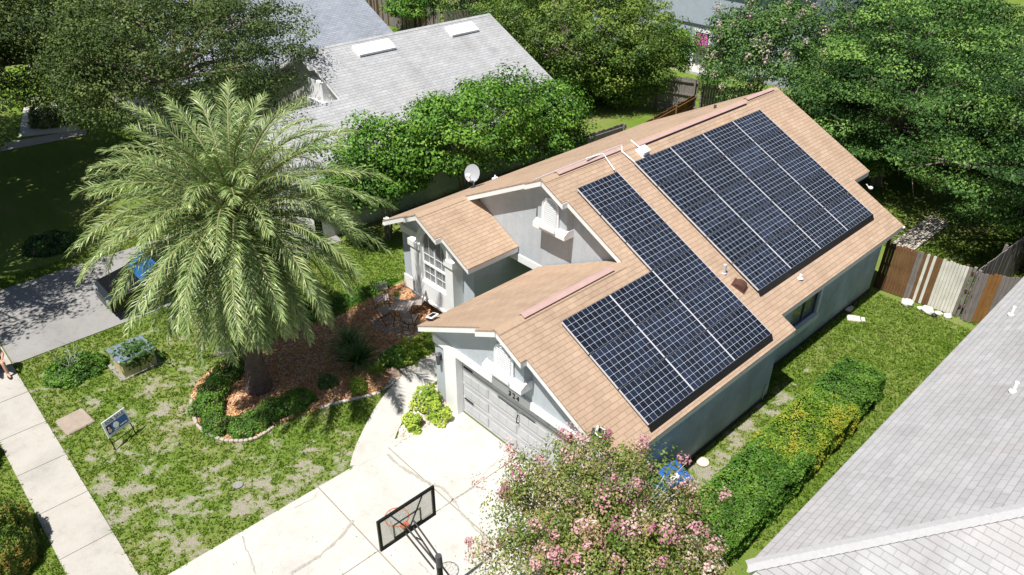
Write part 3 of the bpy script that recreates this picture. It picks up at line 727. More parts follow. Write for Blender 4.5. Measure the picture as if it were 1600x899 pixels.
# arched louvre vents on the two boxes
def gable_vent(xc, y, zb, wv, hv, b0, b1):
    g=MB(); pts=[(xc-wv/2,zb),(xc+wv/2,zb)]
    k=10; r0=wv/2; zt=zb+hv-r0
    arc=[(xc+r0*math.cos(math.pi*i/k),zt+r0*math.sin(math.pi*i/k)) for i in range(k+1)]
    prof=[(xc-wv/2,zb),(xc+wv/2,zb)]+arc
    g.prism([(x_,y-.035,z_) for x_,z_ in prof],(0,.033,0))
    f_=part(g,'gable_vent',WHITE,house)
    sl_=MB(); z_=zb+.06
    while z_<zb+hv-.08:
        hw=wv/2-.05 if z_<zt else math.sqrt(max(0,(r0-.05)**2-(z_-zt)**2))
        if hw>.04:
            Mx=Matrix.Translation((xc,y-.05,z_))@Matrix.Rotation(R_(-38),4,'X'); sl_.obox(Mx,(-hw,-.028,-.006),(hw,.028,.006))
        z_+=.062
    part(sl_,'louvre_slats',WHITE,f_)
    fr=MB(); out=[(x_*1.0,z_) for x_,z_ in arc]; fr.tube([(xc+wv/2,y-.04,zb)]+[(x_,y-.04,z_) for x_,z_ in arc]+[(xc-wv/2,y-.04,zb)],.028,6); part(fr,'vent_frame',WHITE,f_)
    sl2=MB(); sl2.prism([(b0-.05,y-.14,zb-.20),(b0-.05,y-.14,zb-.06),(b0-.05,y-.002,zb+.03),(b0-.05,y+.235,zb+.03),(b0-.05,y+.235,zb-.20)],(b1-b0+.10,0,0)); part(sl2,'vent_sill',WHITE,f_)
    part(MB().box((xc-wv/2-.01,y-.19,zb-.10),(xc+wv/2+.01,y-.09,zb+.0)),'sill_block',WHITE,f_)
gable_vent(2.12,GY-.24,2.80,.60,.78,BX0,BX1)
gable_vent(-.62,UY-.24,4.06,.60,.80,UBX0,UBX1)
# garage door
gd=MB(); py=GY+.17
gd.box((DX0+.03,py,.02),(DX1-.03,py+.05,DZ-.01))
gdo=part(gd,'garage_door',DOORW,house)
pn=MB()
for r_i in range(4):
    z0=.04+r_i*.48
    pn.box((DX0+.035,py-.012,z0),(DX1-.035,py-.001,z0+.06))
    for c_i in range(4):
        x0=DX0+.10+c_i*1.06
        pn.box((x0,py-.020,z0+.11),(x0+.93,py-.0125,z0+.40)); 
        for kk in range(3): pn.box((x0+.02+.30*kk,py-.028,z0+.13),(x0+.28+.30*kk,py-.0205,z0+.38))
part(pn,'door_panels',DOORW,gdo)
for x0 in (DX0+.12,DX1-.5):
    for z0 in (.55,1.6): part(MB().box((x0,py-.045,z0),(x0+.34,py-.03,z0+.045),bev=0),'hinge_strap',BLACK,gdo)
for x0 in (2.2,): part(MB().tube([(x0,py-.03,1.05),(x0-.01,py-.09,1.1),(x0,py-.09,1.27),(x0-.01,py-.03,1.32)],.016,6),'door_handle',BLACK,gdo)
# house number
cv=bpy.data.curves.new('house_number','FONT'); cv.body='324'; cv.size=.20; cv.extrude=.008; cv.space_character=1.35; cv.align_x='CENTER'
to=bpy.data.objects.new('tmp_number',cv); COL.objects.link(to); bpy.context.view_layer.update()
me=bpy.data.meshes.new_from_object(to.evaluated_get(bpy.context.evaluated_depsgraph_get())); bpy.data.objects.remove(to)
me.materials.clear(); me.materials.append(BLACK); me.name='house_number'
ho=bpy.data.objects.new('house_number',me); COL.objects.link(ho); ho.parent=house; ho.location=(2.25,GY-.082,2.0); ho.rotation_euler=(R_(90),0,0); ho['label']='dark house number 324 on the white band over the garage door'
# lantern beside garage door and in the porch
def lantern(x,y,z,lab):
    l=MB(); l.box((x-.05,y-.03,z-.02),(x+.05,y,z+.22),bev=.01); l.tube([(x,y-.1,z-.12),(x,y-.1,z+.2)],[.05,.065],8); l.tube([(x,y-.1,z+.2),(x,y-.1,z+.27)],[.08,.01],8); l.box((x-.015,y-.1,z+.1),(x+.015,y,z+.13))
    part(l,'wall_lantern',DARKG,house,lab)
lantern(-.62,GY,1.5,'grey wall lantern on the pier left of the garage door')
lantern(-1.9,6.0,1.55,'dark lantern inside the shaded porch')
part(MB().box((-1.75,5.94,0),(-.95,5.998,2.05)),'front_door',plain('front_door_paint',(.16,.17,.18),.4),house)

# front room: arched window with white surround
sr=MB(); k=14; xc=(WX0+WX1)/2; yF=FY-.2
pj=.40; yy=yF-pj
# projecting surround body built as pieces round the opening
ro,ri=.80,.60; zc=2.45
def arcs(r): return [(xc+r*math.cos(math.pi*i/k),zc+r*math.sin(math.pi*i/k)) for i in range(k+1)]
Ao,Ai=arcs(ro),arcs(ri)
for i in range(k): sr.prism([(Ai[i][0],yy,Ai[i][1]),(Ao[i][0],yy,Ao[i][1]),(Ao[i+1][0],yy,Ao[i+1][1]),(Ai[i+1][0],yy,Ai[i+1][1])],(0,pj,0))
sr.box((-5.12,yy,.52),(xc-ri,yF-.001,zc-.005)); sr.box((xc+ri,yy,.52),(-3.03,yF-.001,zc-.005))
sr.box((xc-ri,yy,.52),(xc+ri,yF-.001,1.13)); sr.box((-5.16,yy-.04,.44),(-2.99,yF-.001,.518))
sr.box((-5.18,yy-.05,2.24),(xc-ri-.001,yF-.002,2.448)); sr.box((xc+ri+.001,yy-.05,2.24),(-2.97,yF-.002,2.448))
sr.box((-6.13,yF-.04,.1),(-5.18,yF-.001,.58)); sr.box((-6.13,yF-.04,2.2),(-5.18,yF-.001,2.44)); sr.box((-2.97,yF-.04,.1),(-2.5,yF-.001,.5))
part(sr,'window_surround',WHITE,house)
# dark shadow gap below the surround and grey upper wall
CGL=bpy.data.materials.new('curtained_glass'); CGL.use_nodes=True; _g=CGL.node_tree.nodes['Principled BSDF']; _g.inputs['Base Color'].default_value=(.3,.32,.34,1); _g.inputs['Roughness'].default_value=.08; _g.inputs['Alpha'].default_value=.35
GLASS=bpy.data.materials.new('window_glass'); GLASS.use_nodes=True; gb=GLASS.node_tree.nodes['Principled BSDF']; gb.inputs['Base Color'].default_value=(.10,.11,.12,1); gb.inputs['Roughness'].default_value=.05
CURT=plain('pale_curtain',(.62,.63,.64),.8,var=.12,scale=3)
def grid_window(x0,x1,z0,z1,y,arch=None):
    w_=MB(); w_.box((x0,y-.03,z0),(x0+.05,y+.03,z1)); w_.box((x1-.05,y-.03,z0),(x1,y+.03,z1)); w_.box((x0+.05,y-.03,z0),(x1-.05,y+.03,z0+.05))
    w_.box((x0+.05,y-.04,(z0+z1)/2-.03),(x1-.05,y+.03,(z0+z1)/2+.03)); w_.box(((x0+x1)/2-.025,y-.035,z0+.05),((x0+x1)/2+.025,y+.02,z1))
    f_=part(w_,'window',WHITE,house); g=MB()
    g.box((x0+.05,y+.005,z0+.05),(x1-.05,y+.012,z1)) 
    if arch: g.prism([(x_,y+.006,z_) for x_,z_ in arch],(0,.006,0))
    part(g,'pane',CGL,f_)
    mu=MB()
    for i in range(1,4):
        if i!=2: xx=x0+(x1-x0)*i/4; mu.box((xx-.008,y-.008,z0+.05),(xx+.008,y+.004,z1+(.5*math.sin(math.pi*i/4) if arch else 0)))
    nz=4
    for i in range(1,nz):
        if i!=nz//2: zz=z0+(z1-z0)*i/nz; mu.box((x0+.05,y-.009,zz-.008),(x1-.05,y+.003,zz+.008))
    part(mu,'muntin',WHITE,f_)
    return f_
wf=grid_window(xc-ri,xc+ri,1.14,zc,yy+.12,arcs(ri-.02))
cu=MB()
for i in range(24):
    x0=xc-ri+.06+i*(2*ri-.12)/24; cu.box((x0,yy+.17+(i%2)*.01,1.18),(x0+.045,yy+.185+(i%2)*.01,zc+.3*math.sin(math.pi*(i+.5)/24)))
part(cu,'curtain',CURT,wf)
# side window
w_=MB(); X0=4.685
w_.box((4.60,WY0,WZ0),(4.66,WY0+.05,WZ1)); w_.box((4.60,WY1-.05,WZ0),(4.66,WY1,WZ1)); w_.box((4.60,WY0+.05,WZ0),(4.66,WY1-.05,WZ0+.05)); w_.box((4.60,WY0+.05,WZ1-.05),(4.66,WY1-.05,WZ1)); w_.box((4.605,(WY0+WY1)/2-.03,WZ0+.05),(4.665,(WY0+WY1)/2+.03,WZ1-.05))
wf=part(w_,'window',DARKG,house,'dark framed sliding window in the side wall')
part(MB().box((4.62,WY0+.05,WZ0+.05),(4.63,WY1-.05,WZ1-.05)),'pane',GLASS,wf)
part(MB().box((4.595,WY0+.82,WZ0+.06),(4.60,WY1-.1,WZ1-.06)),'curtain',CURT,wf)
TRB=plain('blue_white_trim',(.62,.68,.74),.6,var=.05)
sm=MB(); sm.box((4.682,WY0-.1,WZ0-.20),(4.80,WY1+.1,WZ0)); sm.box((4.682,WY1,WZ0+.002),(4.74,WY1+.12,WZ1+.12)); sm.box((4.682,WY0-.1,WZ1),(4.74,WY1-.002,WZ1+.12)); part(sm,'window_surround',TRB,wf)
part(MB().box((4.684,7.5,.25),(4.74,7.66,.5),bev=.01),'outlet_box',GALV,house)
part(MB().tube([(5.27,6.7,.05),(5.27,6.7,.55),(5.33,6.7,.6)],.02,6),'hose_pipe',GALV,house)
# thin dark strip along the foot of the side walls
pl_=MB(); pl_.box((GR+.002,.5,0),(GR+.035,6.97,.10)); pl_.box((4.683,6.99,0),(4.715,14.4,.10)); part(pl_,'base_strip',plain('dark_base_strip',(.05,.05,.05),.9),house)
# plumbing vents on the roof
def onroof(u,v,lift=0.0):
    d=FWD+RGT*((u-800)/FPX)-UPV*((v-449.5)/FPX); nrm=Vector((T,0,1)); t=(5.083+lift-nrm.dot(CAM))/nrm.dot(d); return CAM+d*t
def onroofL(u,v):
    d=FWD+RGT*((u-800)/FPX)-UPV*((v-449.5)/FPX); nrm=Vector((-T,0,1)); t=(5.845-nrm.dot(CAM))/nrm.dot(d); return CAM+d*t
p=onroof(1131,427); part(MB().tube([p-Vector((0,0,.05)),p+Vector((0,0,.26))],.05,10).ball(p+Vector((0,0,.0)),(.08,.08,.03)),'pipe_vent',GALV,house,'white plumbing pipe on the roof beside the brown hood')
p=onroof(1250,436); part(MB().tube([p-Vector((0,0,.05)),p+Vector((0,0,.14))],.04,10).ball(p+Vector((0,0,.02)),(.09,.09,.03)),'pipe_vent',WHITE,house,'short white plumbing pipe below the large solar array')
p=Vector((-1.6,13.3,zL(-1.6))); part(MB().tube([p,p+Vector((0,0,.12))],.05,8),'pipe_vent',DARKG,house)
# curved brown hood vent
p=onroof(1155,447); hv=MB(); Mx=Matrix.Translation(p)@Matrix.Rotation(math.atan(T),4,'Y')@Matrix.Rotation(R_(15),4,'Z')
hv.obox(Mx,(-.20,-.17,0),(.22,.17,.015))
vs=[];n1=9
for i in range(n1):
    a=math.pi*i/(n1-1)
    for y_,s_ in ((-.13,1),(.13,1)): vs.append(Mx@Vector((.02+.16*math.cos(a),y_,.015+.13*math.sin(a))))
fs=[(2*i,2*i+1,2*i+3,2*i+2) for i in range(n1-1)]; hv.raw(vs,fs,0,True)
hv.raw([vs[2*i] for i in range(n1)],[tuple(range(n1))]); hv.raw([vs[2*i+1] for i in range(n1)],[tuple(range(n1))[::-1]])
part(hv,'hood_vent',BROWN_M,house,'curved brown exhaust hood on the roof')
# ridge vents
def ridge_vent(x,z,y0,y1):
    v_=MB(); w2,h=.105,.06
    for sgn in (-1,1):
        a=(x,0,z+h); b_=(x+sgn*w2,0,z+h-w2*T*.9)
        v_.prism([(x,y0,z+h),(x+sgn*w2,y0,z+h-w2*T*.9),(x+sgn*w2,y0,z+h-w2*T*.9-.015),(x,y0,z+h-.015)],(0,y1-y0,0))
    o=part(v_,'ridge_vent',PINK,house,None)
    d_=MB(); d_.prism([(x-w2*.75,y0+.02,z-.02),(x+w2*.75,y0+.02,z-.02),(x+w2*.75,y0+.02,z+.01),(x,y0+.02,z+h-.02),(x-w2*.75,y0+.02,z+.01)],(0,y1-y0-.04,0)); part(d_,'vent_baffle',plain('vent_dark_red',(.10,.03,.03),.7),o)
    return o
ridge_vent(XR,zR(XR)+.0,4.5,7.1); ridge_vent(XR+.10,zR(XR+.10)+.02,7.75,13.55); ridge_vent(XR,zR(XR),13.75,15.45); ridge_vent(XG,zR(XG),.55,3.65)
# white electrical box and conduits
p=onroof(1005,240); jb=thing('junction_box','white electrical junction box on the roof between the solar arrays','box',p)
jb.rotation_mode='XYZ'; jb.rotation_euler=(0,math.atan(T),0)
part(MB().box((-.16,-.15,.02),(.12,.12,.20),bev=.02),'enclosure',WHITE,jb); part(MB().box((-.22,-.19,0),(.19,.17,.02)),'mounting_base',GALV,jb); part(MB().tube([(-.15,0,.06),(-.55,-.02,.03)],.022,6),'conduit_stub',WHITE,jb)
def conduit(lab,pts,r=.022,nm='conduit',mat=WHITE): 
    o=MB().tube([tuple(p) for p in pts],r,6).build(nm,mat); return tag(o,lab,'conduit')
conduit('white conduit running down to the top of the narrow solar column',[Vector((XR+.05,5.65,zR(XR)+.13)),onroof(942,240,.05),onroof(960,266,.08)])
conduit('white conduit running down to the corner of the large solar array',[Vector((XR+.05,7.15,zR(XR)+.10)),onroof(972,237,.05),onroof(992,254,.08)])
conduit('thin grey wire lying along the left side of the main ridge',[(XR-.25,3.9,zL(XR-.25)+.04),(XR-.3,4.9,zL(XR-.3)+.05),(XR-.2,6,zL(XR-.2)+.07),(XR-.13,7.4,zL(XR-.13)+.08)],.014,'roof_wire',GALV)

# ------------------------------------------------------------------ solar panels
cs=1/math.sqrt(1+T*T); sn=T*cs
PW,PH,PT=1.665,1.005,.04
def panel_proto():
    w2,h2=PW-.014,PH-.016; f=.011
    fr=MB(); fr.box((0,-h2,-PT),(w2,-h2+.008,.004),1); fr.box((0,-.008,-PT),(w2,0,.004),1); fr.box((0,-h2+.008,-PT),(f,-.008,.004)); fr.box((w2-f,-h2+.008,-PT),(w2,-.008,.004)); fr.box((f,-h2+f,-.012),(w2-f,-f,-.006),1)
    p=fr.build('solar_panel',[SILVER,BLACK])
    g=MB(); g.face([(f,-h2+.008,.001),(w2-f,-h2+.008,.001),(w2-f,-.008,.001),(f,-.008,.001)],[(0,0),(1,0),(1,1),(0,1)])
    q=g.build('cell_glass',CELLS); q.parent=p
    return p
proto=panel_proto(); used=[False]
AX,AY,BX_,BY_=-.055,1.252,-.124,7.062
def place_panel(t,ax,ay,c,r):
    x=ax+r*PH*cs; y=ay+c*PW; z=5.241-T*(x+.055)
    if not used[0]: p=proto; used[0]=True
    else:
        p=proto.copy(); COL.objects.link(p)
        for ch in proto.children: q=ch.copy(); COL.objects.link(q); q.parent=p
    Mx=Matrix(((0,-cs,sn),(1,0,0),(0,sn,cs)))
    p.parent=t; p.location=Vector((x,y,z))-t.location; p.rotation_euler=Mx.to_euler()
def skirt(t,ax,ay,c0,c1,r):
    x=ax+r*PH*cs-.015; z=5.241-T*(x+.055); y0=ay+c0*PW; y1=ay+c1*PW-.02; mb=MB()
    mb.prism([(x-.01,y0,z+.005),(x+.015,y0,z-.002),(x+.09,y0,zR(x+.09)+.005),(x+.04,y0,zR(x+.04)+.005)],(0,y1-y0,0))
    part(mb,'skirt',BLACK,t,local=False)
def rail(t,ax,ay,c0,c1,r,k_):
    ra=MB(); x=ax+(r+k_)*PH*cs; z=5.241-T*(x+.055)-PT*1.15-.02; ra.box((x-.02,ay+c0*PW+.03,z-.03),(x+.02,ay+c1*PW-.05,z))
    y=ay+c0*PW+.25
    while y<ay+c1*PW-.1: ra.box((x-.02,y-.02,zR(x)-.01),(x+.02,y+.02,z-.03)); y+=1.3
    part(ra,'mounting_rail',ALU,t,local=False)
sa=thing('solar_array','stepped black solar array near the street, nine panels with a three panel column above','solar array',(AX,AY,zR(AX)))
for r in range(6):
    for c in range(3):
        if r<3 and c<2: continue
        place_panel(sa,AX,AY,c,r)
    for k_ in (.22,.75): rail(sa,AX,AY,2 if r<3 else 0,3,r,k_)
skirt(sa,AX,AY,0,3,6)
sb=thing('solar_array','large black solar array of twenty panels on the rear part of the tan roof','solar array',(BX_,BY_,zR(BX_)))
for r in range(5):
    for c in range(4): place_panel(sb,BX_,BY_,c,r)
    for k_ in (.22,.75): rail(sb,BX_,BY_,0,4,r,k_)
skirt(sb,BX_,BY_,0,4,5)

# satellite dish on the left eave
p=spot(742,290,0); d=FWD+RGT*((738-800)/FPX)-UPV*((289-449.5)/FPX)
t_=(5.845-Vector((-T,0,1)).dot(CAM))/Vector((-T,0,1)).dot(d); p=CAM+d*t_
p=Vector((-6.0,6.0,zL(-6.0)))
dish=thing('satellite_dish','grey satellite dish on a bent pole at the left edge of the tan roof','satellite dish',p)
part(MB().tube([(0,0,0),(0,0,.25),(.02,-.05,.45)],.025,8).box((-.1,-.1,-.01),(.1,.1,.015)),'mast',GALV,dish)
vs=[];fs=[];n1,n2=16,5
ax_=Vector((.45,-.75,.45)).normalized(); e1=ax_.cross(Vector((0,0,1))).normalized(); e2=e1.cross(ax_); cc=Vector((.04,-.08,.55))
for j in range(n2+1):
    r_=.27*j/n2
    for i in range(n1):
        a=2*math.pi*i/n1; vs.append(cc+e1*(r_*1.0*math.cos(a))+e2*(r_*1.15*math.sin(a))+ax_*(.55*r_*r_))
for j in range(n2):
    for i in range(n1): fs.append((j*n1+i,j*n1+(i+1)%n1,(j+1)*n1+(i+1)%n1,(j+1)*n1+i))
part(MB().raw(vs,fs,0,True),'reflector',plain('dish_grey',(.36,.38,.41),.45,var=.04),dish)
part(MB().tube([cc-e2*.28,cc+ax_*.34-e2*.1],.014,6),'feed_arm',GALV,dish); q=cc+ax_*.36-e2*.08
part(MB().tube([q,q-ax_*.10],.05,8).tube([q+e1*.08,q+e1*.08-ax_*.1],.04,8),'receiver',WHITE,dish)
p=Vector((-6.15,7.1,zL(-6.15)+.02)); tag(MB().box((p.x-.05,p.y-.1,p.z-.02),(p.x+.05,p.y+.12,p.z+.03)).tube([p,p+Vector((0,.02,.12))],.03,6).build('antenna_bracket',WHITE),'small white bracket left over on the roof edge behind the dish','bracket')
# solar flood lights clipped on the eaves
def solar_light(name_lab,p,tilt=(0,0,0)):
    t=thing('solar_light',name_lab,'light',p,0,'solar security lights on the roof edges'); t.rotation_euler=tilt
    part(MB().box((-.11,-.14,.10),(.11,.14,.125),bev=.01),'housing',WHITE,t); part(MB().box((-.07,-.10,.126),(.07,.10,.131)),'solar_cell',BLACK,t)
    part(MB().tube([(0,0,0),(0,0,.11)],.018,6),'bracket',WHITE,t); part(MB().box((-.16,-.1,.0),(-.03,.1,.05),bev=.01),'lamp_head',DARKG,t)
solar_light('white solar light on the garage roof edge above the small bushes',Vector((-.98,.30,zG(-.98)+.02)),(0,R_(-12),R_(8)))
solar_light('white solar light at the lower corner of the garage roof near the myrtle',Vector((4.86,.10,zR(4.86)+.02)),(0,R_(26),R_(30)))
tag(MB().ball((-6.3,2.62,2.68),(.1,.05,.05)).tube([(-6.3,2.6,2.6),(-6.32,2.5,2.72)],.03,6).box((-6.36,2.45,2.5),(-6.22,2.7,2.56)).build('eave_floodlight',WHITE),'white floodlight hanging on the front corner of the left eave','light')
tag(MB().ball((5.0,14.8,2.42),(.07,.07,.05)).ball((3.35,15.75,2.95),(.08,.08,.06)).tube([(3.28,15.75,2.95),(3.2,15.7,3.05)],.02,6).build('eave_floodlight',WHITE),'white floodlight at the stepped rear corner of the tan roof','light')

# ------------------------------------------------------------------ neighbour on the right (pale grey hip roof)
nb=thing('neighbour_house','house with pale grey hip roof at the lower right of the photo','house')
EX,EY,EZ,T2=8.72,-.30,2.5,.55; HW=6.2
s2=math.sqrt(1+T2*T2)
def hipface(mb,P,mode):
    if mode=='x': uv=[(p[1],(p[0]-EX)*s2) for p in P]
    else: uv=[(p[0],(p[1]-EY)*s2) for p in P]
    mb.face(P,uv)
mb=MB(); RX=EX+HW; YB=22
A=(EX,EY,EZ); B_=(EX,YB,EZ); Cc=(RX,YB-HW,EZ+T2*HW); D_=(RX,EY+HW,EZ+T2*HW); E_=(EX+2*HW,EY,EZ); F_=(EX+2*HW,YB,EZ)
hipface(mb,[A,D_,Cc,B_],'x'); hipface(mb,[A,E_,D_],'y'); hipface(mb,[F_,B_,Cc],'y'); mb.face([E_,F_,Cc,D_],[(p[1],-(p[0]-EX-2*HW)*s2) for p in (E_,F_,Cc,D_)])
rf=part(mb,'roof',SH_GREY,nb)
mb=MB(); mb.prism([(EX+.012,EY+.012,EZ-.17),(EX+2*HW-.012,EY+.012,EZ-.17),(EX+2*HW-.012,YB-.012,EZ-.17),(EX+.012,YB-.012,EZ-.17)],(0,0,.165)); part(mb,'fascia',WHITE,rf)
cp=MB()
def hipcap(a,b_,w=.13,step=.14):
    a=Vector(a); b_=Vector(b_); L=(b_-a).length; d=(b_-a)/L; s=Vector((d.y,-d.x,0)).normalized(); k=int(L/step)
    for i in range(k):
        p=a+d*(i*step)+Vector((0,0,.012)); q=a+d*(i*step+step*1.12)+Vector((0,0,.040)); r=[]
        for sg in (-1,-.5,0,.5,1):
            off=s*w*sg-Vector((0,0,abs(sg)*w*T2*.62)); r.append((p+off,q+off))
        for j in range(4): cp.face([r[j][0],r[j+1][0],r[j+1][1],r[j][1]][::-1],[(i*.35+.05,.02),(i*.35+.1,.02),(i*.35+.1,.1),(i*.35+.05,.1)])
hipcap(A,D_); hipcap(D_,Cc)
part(cp,'hip_caps',CAPG,rf)
mb=MB(); mb.box((EX+.4,EY+.4,0),(EX+2*HW-.4,YB-.4,EZ-.17)); part(mb,'wall',ST_CREAM,nb)
for u,v,lab,h_ in ((1583,612,'white plumbing pipe lower on the pale grey roof',.25),(1580,492,'white plumbing pipe higher on the pale grey roof',.25)):
    nrm=Vector((-T2,0,1)); d=FWD+RGT*((u-800)/FPX)-UPV*((v-449.5)/FPX); t_=(EZ-T2*EX-nrm.dot(CAM))/nrm.dot(d); p=CAM+d*t_
    part(MB().tube([p-Vector((0,0,.05)),p+Vector((0,0,h_))],.045,8).ball(p+Vector((0,0,.0)),(.09,.09,.04)),'pipe_vent',WHITE,nb,lab)

# ------------------------------------------------------------------ neighbour on the left (light grey roof)
nl=thing('neighbour_house','cream house with light grey gable roof and two white skylight vents','house')
LXR,LZR=-16.4,5.43
lz=lambda x:LZR-T*(x-LXR)
lzl=lambda x:LZR+T*(x-LXR)
LG=-13.75
lp=[(LXR,5.55),(LXR,11.25),(LXR-.35,11.25),(LXR-.35,11.27),(LXR,11.27),(LXR,16.0),(-10.6,16.0),(-10.6,2.2),(LG,2.2),(LG,5.75)]
lp=[(LXR,5.55),(LXR,16.0),(-10.6,16.0),(-10.6,2.2),(LG,2.2),(LG,5.75),(-15.6,5.75),(-15.6,5.55)]
mb=MB(); roof_sheet(mb,lp,lz); r_=part(mb,'roof',SH_GREY2,nl)
mb=MB(); soffit(mb,[(x+(.012 if x<-13 else -.012),y+(.012 if y<9 else -.012)) for x,y in lp],lz,.16,.031); part(mb,'fascia',WHITE,r_)
lp2=[(LXR,5.55),(LXR-5.6,5.55),(LXR-5.6,15.9),(LXR,15.9)]; mb=MB(); roof_sheet(mb,lp2,lzl); r2=part(mb,'roof',SH_GREY2,nl); mb=MB(); soffit(mb,[(x+(.012 if x<-19 else -.012),y+(.012 if y<9 else -.012)) for x,y in lp2],lzl,.16,.031); part(mb,'fascia',WHITE,r2)
# lower front roof left of its own ridge
lzg=lambda x:lz(LG)+T*(x-LG)
lp3=[(LG,2.2),(LG,6.0),(-17.0,6.0),(-17.0,2.2)]; mb=MB(); roof_sheet(mb,lp3,lzg); r3=part(mb,'roof',SH_GREY2,nl); mb=MB(); soffit(mb,[(x+(.012 if x<-15 else -.012),y+(.012 if y<4 else -.012)) for x,y in lp3],lzg,.16,.031); part(mb,'fascia',WHITE,r3)
mb=MB(); uy=6.05
mb.prism([(-21,uy,0),(-13.4,uy,0),(-13.4,uy,lz(-13.4)-u_),(LXR,uy,LZR-u_),(-21,uy,lzl(-21)-u_)],(0,.2,0))
mb.box((-11.1,2.5,0),(-10.9,15.7,lz(-10.9)-u_)); mb.prism([(-16.7,2.5,0),(-10.9,2.5,0),(-10.9,2.5,lz(-10.9)-u_),(LG,2.5,lz(LG)-u_),(-16.7,2.5,lzg(-16.7)-u_)],(0,.2,0))
mb.prism([(-21,15.5,0),(-10.9,15.5,0),(-10.9,15.5,lz(-10.9)-u_),(LXR,15.5,LZR-u_),(-21,15.5,lzl(-21)-u_)],(0,.2,0))
part(mb,'wall',ST_CREAM,nl)
mb=MB(); mb.box((-16.2,uy-.3,3.62),(-15.1,uy-.002,4.4)); gvb=part(mb,'gable_vent',WHITE,nl); part(MB().box((-16.3,uy-.42,3.45),(-15.0,uy-.002,3.61)),'vent_sill',WHITE,gvb)
for (ya,yb_,lab) in ((7.9,9.75,'nearer white skylight vent on the grey roof'),(12.9,14.5,'farther white skylight vent on the grey roof')):
    x0=-16.05; Mx=Matrix.Translation((x0,ya,lz(x0)))@Matrix.Rotation(math.atan(T),4,'Y')
    k_=MB(); k_.obox(Mx,(0,0,0),(.62,yb_-ya,.12),bev=0); part(k_,'roof_vent',WHITE,nl,lab)
mb=MB(); cap_line(mb,(LXR,5.56,LZR),(LXR,15.98,LZR)); part(mb,'ridge_caps',SH_GREY2,nl)

# second house on the left with a blue grey roof
n2_=thing('neighbour_house','house with blue grey shingle roof half hidden behind the oak','house')
bz=lambda x:5.65-T*(x+31); bzl=lambda x:5.65+T*(x+31)
bp=[(-31,2),(-31,16.5),(-24.8,16.5),(-24.8,2)]; mb=MB(); roof_sheet(mb,bp,bz); r_=part(mb,'roof',SH_BLUE,n2_); mb=MB(); soffit(mb,[(x+(.012 if x<-28 else -.012),y+(.012 if y<9 else -.012)) for x,y in bp],bz); part(mb,'fascia',WHITE,r_)
bp=[(-31,2),(-37,2),(-37,16.5),(-31,16.5)]; mb=MB(); roof_sheet(mb,bp,bzl); r_=part(mb,'roof',SH_BLUE,n2_); mb=MB(); soffit(mb,[(x+(.012 if x<-34 else -.012),y+(.012 if y<9 else -.012)) for x,y in bp],bzl); part(mb,'fascia',WHITE,r_)
mb=MB(); mb.prism([(-36.8,2.3,0),(-25.2,2.3,0),(-25.2,2.3,bz(-25.2)-.2),(-31,2.3,5.4),(-36.8,2.3,bz(-25.2)-.2)],(0,13.9,0)); part(mb,'wall',ST_CREAM,n2_)
# white and brown posts of a far porch under the oak
p0=spot(66,150); pc=thing('porch','white porch with dark red post glimpsed through the oak leaves','porch',p0)
part(MB().box((-.12,-.1,0),(.12,.1,2.6)),'post',plain('dark_red_wood',(.16,.06,.05),.7),pc); part(MB().box((-.38,-.1,0),(-.16,.1,2.7)),'post',WHITE,pc); part(MB().box((-3.4,.3,0),(-.2,.5,2.5)),'panel',ST_CREAM,pc); part(MB().box((.2,.5,0),(4.4,.7,2.7)),'panel',ST_CREAM,pc); part(MB().prism([(-3.6,-.4,2.7),(4.6,-.4,2.7),(4.6,3,3.9),(-3.6,3,3.9)],(0,0,.15)),'roof',SH_BLUE,pc)

# rear house, pale blue wall with a magenta shaded door window
ry=33.2
rh=thing('rear_house','pale blue grey rear house with a magenta blind in its tall window','house')
a=spot(1089,105); ry=a.y; kx=a.x
mb=MB(); mb.box((kx-9,ry,0),(kx-.55,ry+8,5.4)); mb.box((kx+.75,ry,0),(kx+7,ry+8,5.4)); mb.box((kx-.55,ry,2.3),(kx+.75,ry+8,5.4)); mb.box((kx-.55,ry,0),(kx+.75,ry+8,.18)); part(mb,'wall',ST_REAR,rh)
part(MB().box((kx-9,ry-.06,2.52),(kx+7,ry-.002,2.62)),'band',DARKG,rh)
wfm=MB(); wfm.box((kx-.55,ry-.03,.18),(kx-.40,ry+.05,2.3)); wfm.box((kx+.60,ry-.03,.18),(kx+.75,ry+.05,2.3)); wfm.box((kx-.40,ry-.03,2.15),(kx+.60,ry+.05,2.3)); wf=part(wfm,'window',WHITE,rh)
part(MB().box((kx-.40,ry+.04,.18),(kx+.60,ry+.05,2.15)),'pane',GLASS,wf); part(MB().box((kx-.30,ry+.0,1.35),(kx+.50,ry+.02,2.1)),'blind',plain('magenta_fabric',(.66,.12,.46),.8,var=.06),wf,'magenta roller blind'); part(MB().box((kx-.30,ry+.005,.85),(kx+.50,ry+.025,1.34)),'curtain',plain('purple_fabric',(.14,.03,.10),.8),wf)
part(MB().box((kx-.95,ry-.12,1.75),(kx-.8,ry-.002,2.05),bev=.02),'wall_lantern',DARKG,rh)
part(MB().prism([(kx-9.3,ry-.5,5.4),(kx+7.3,ry-.5,5.4),(kx+7.3,ry+4.2,7.4),(kx-9.3,ry+4.2,7.4)],(0,0,.15)),'roof',SH_GREY2,rh)
part(MB().box((kx-1.2,ry-1.5,0),(kx+1.6,ry-.01,.16)),'step',CONC,rh)
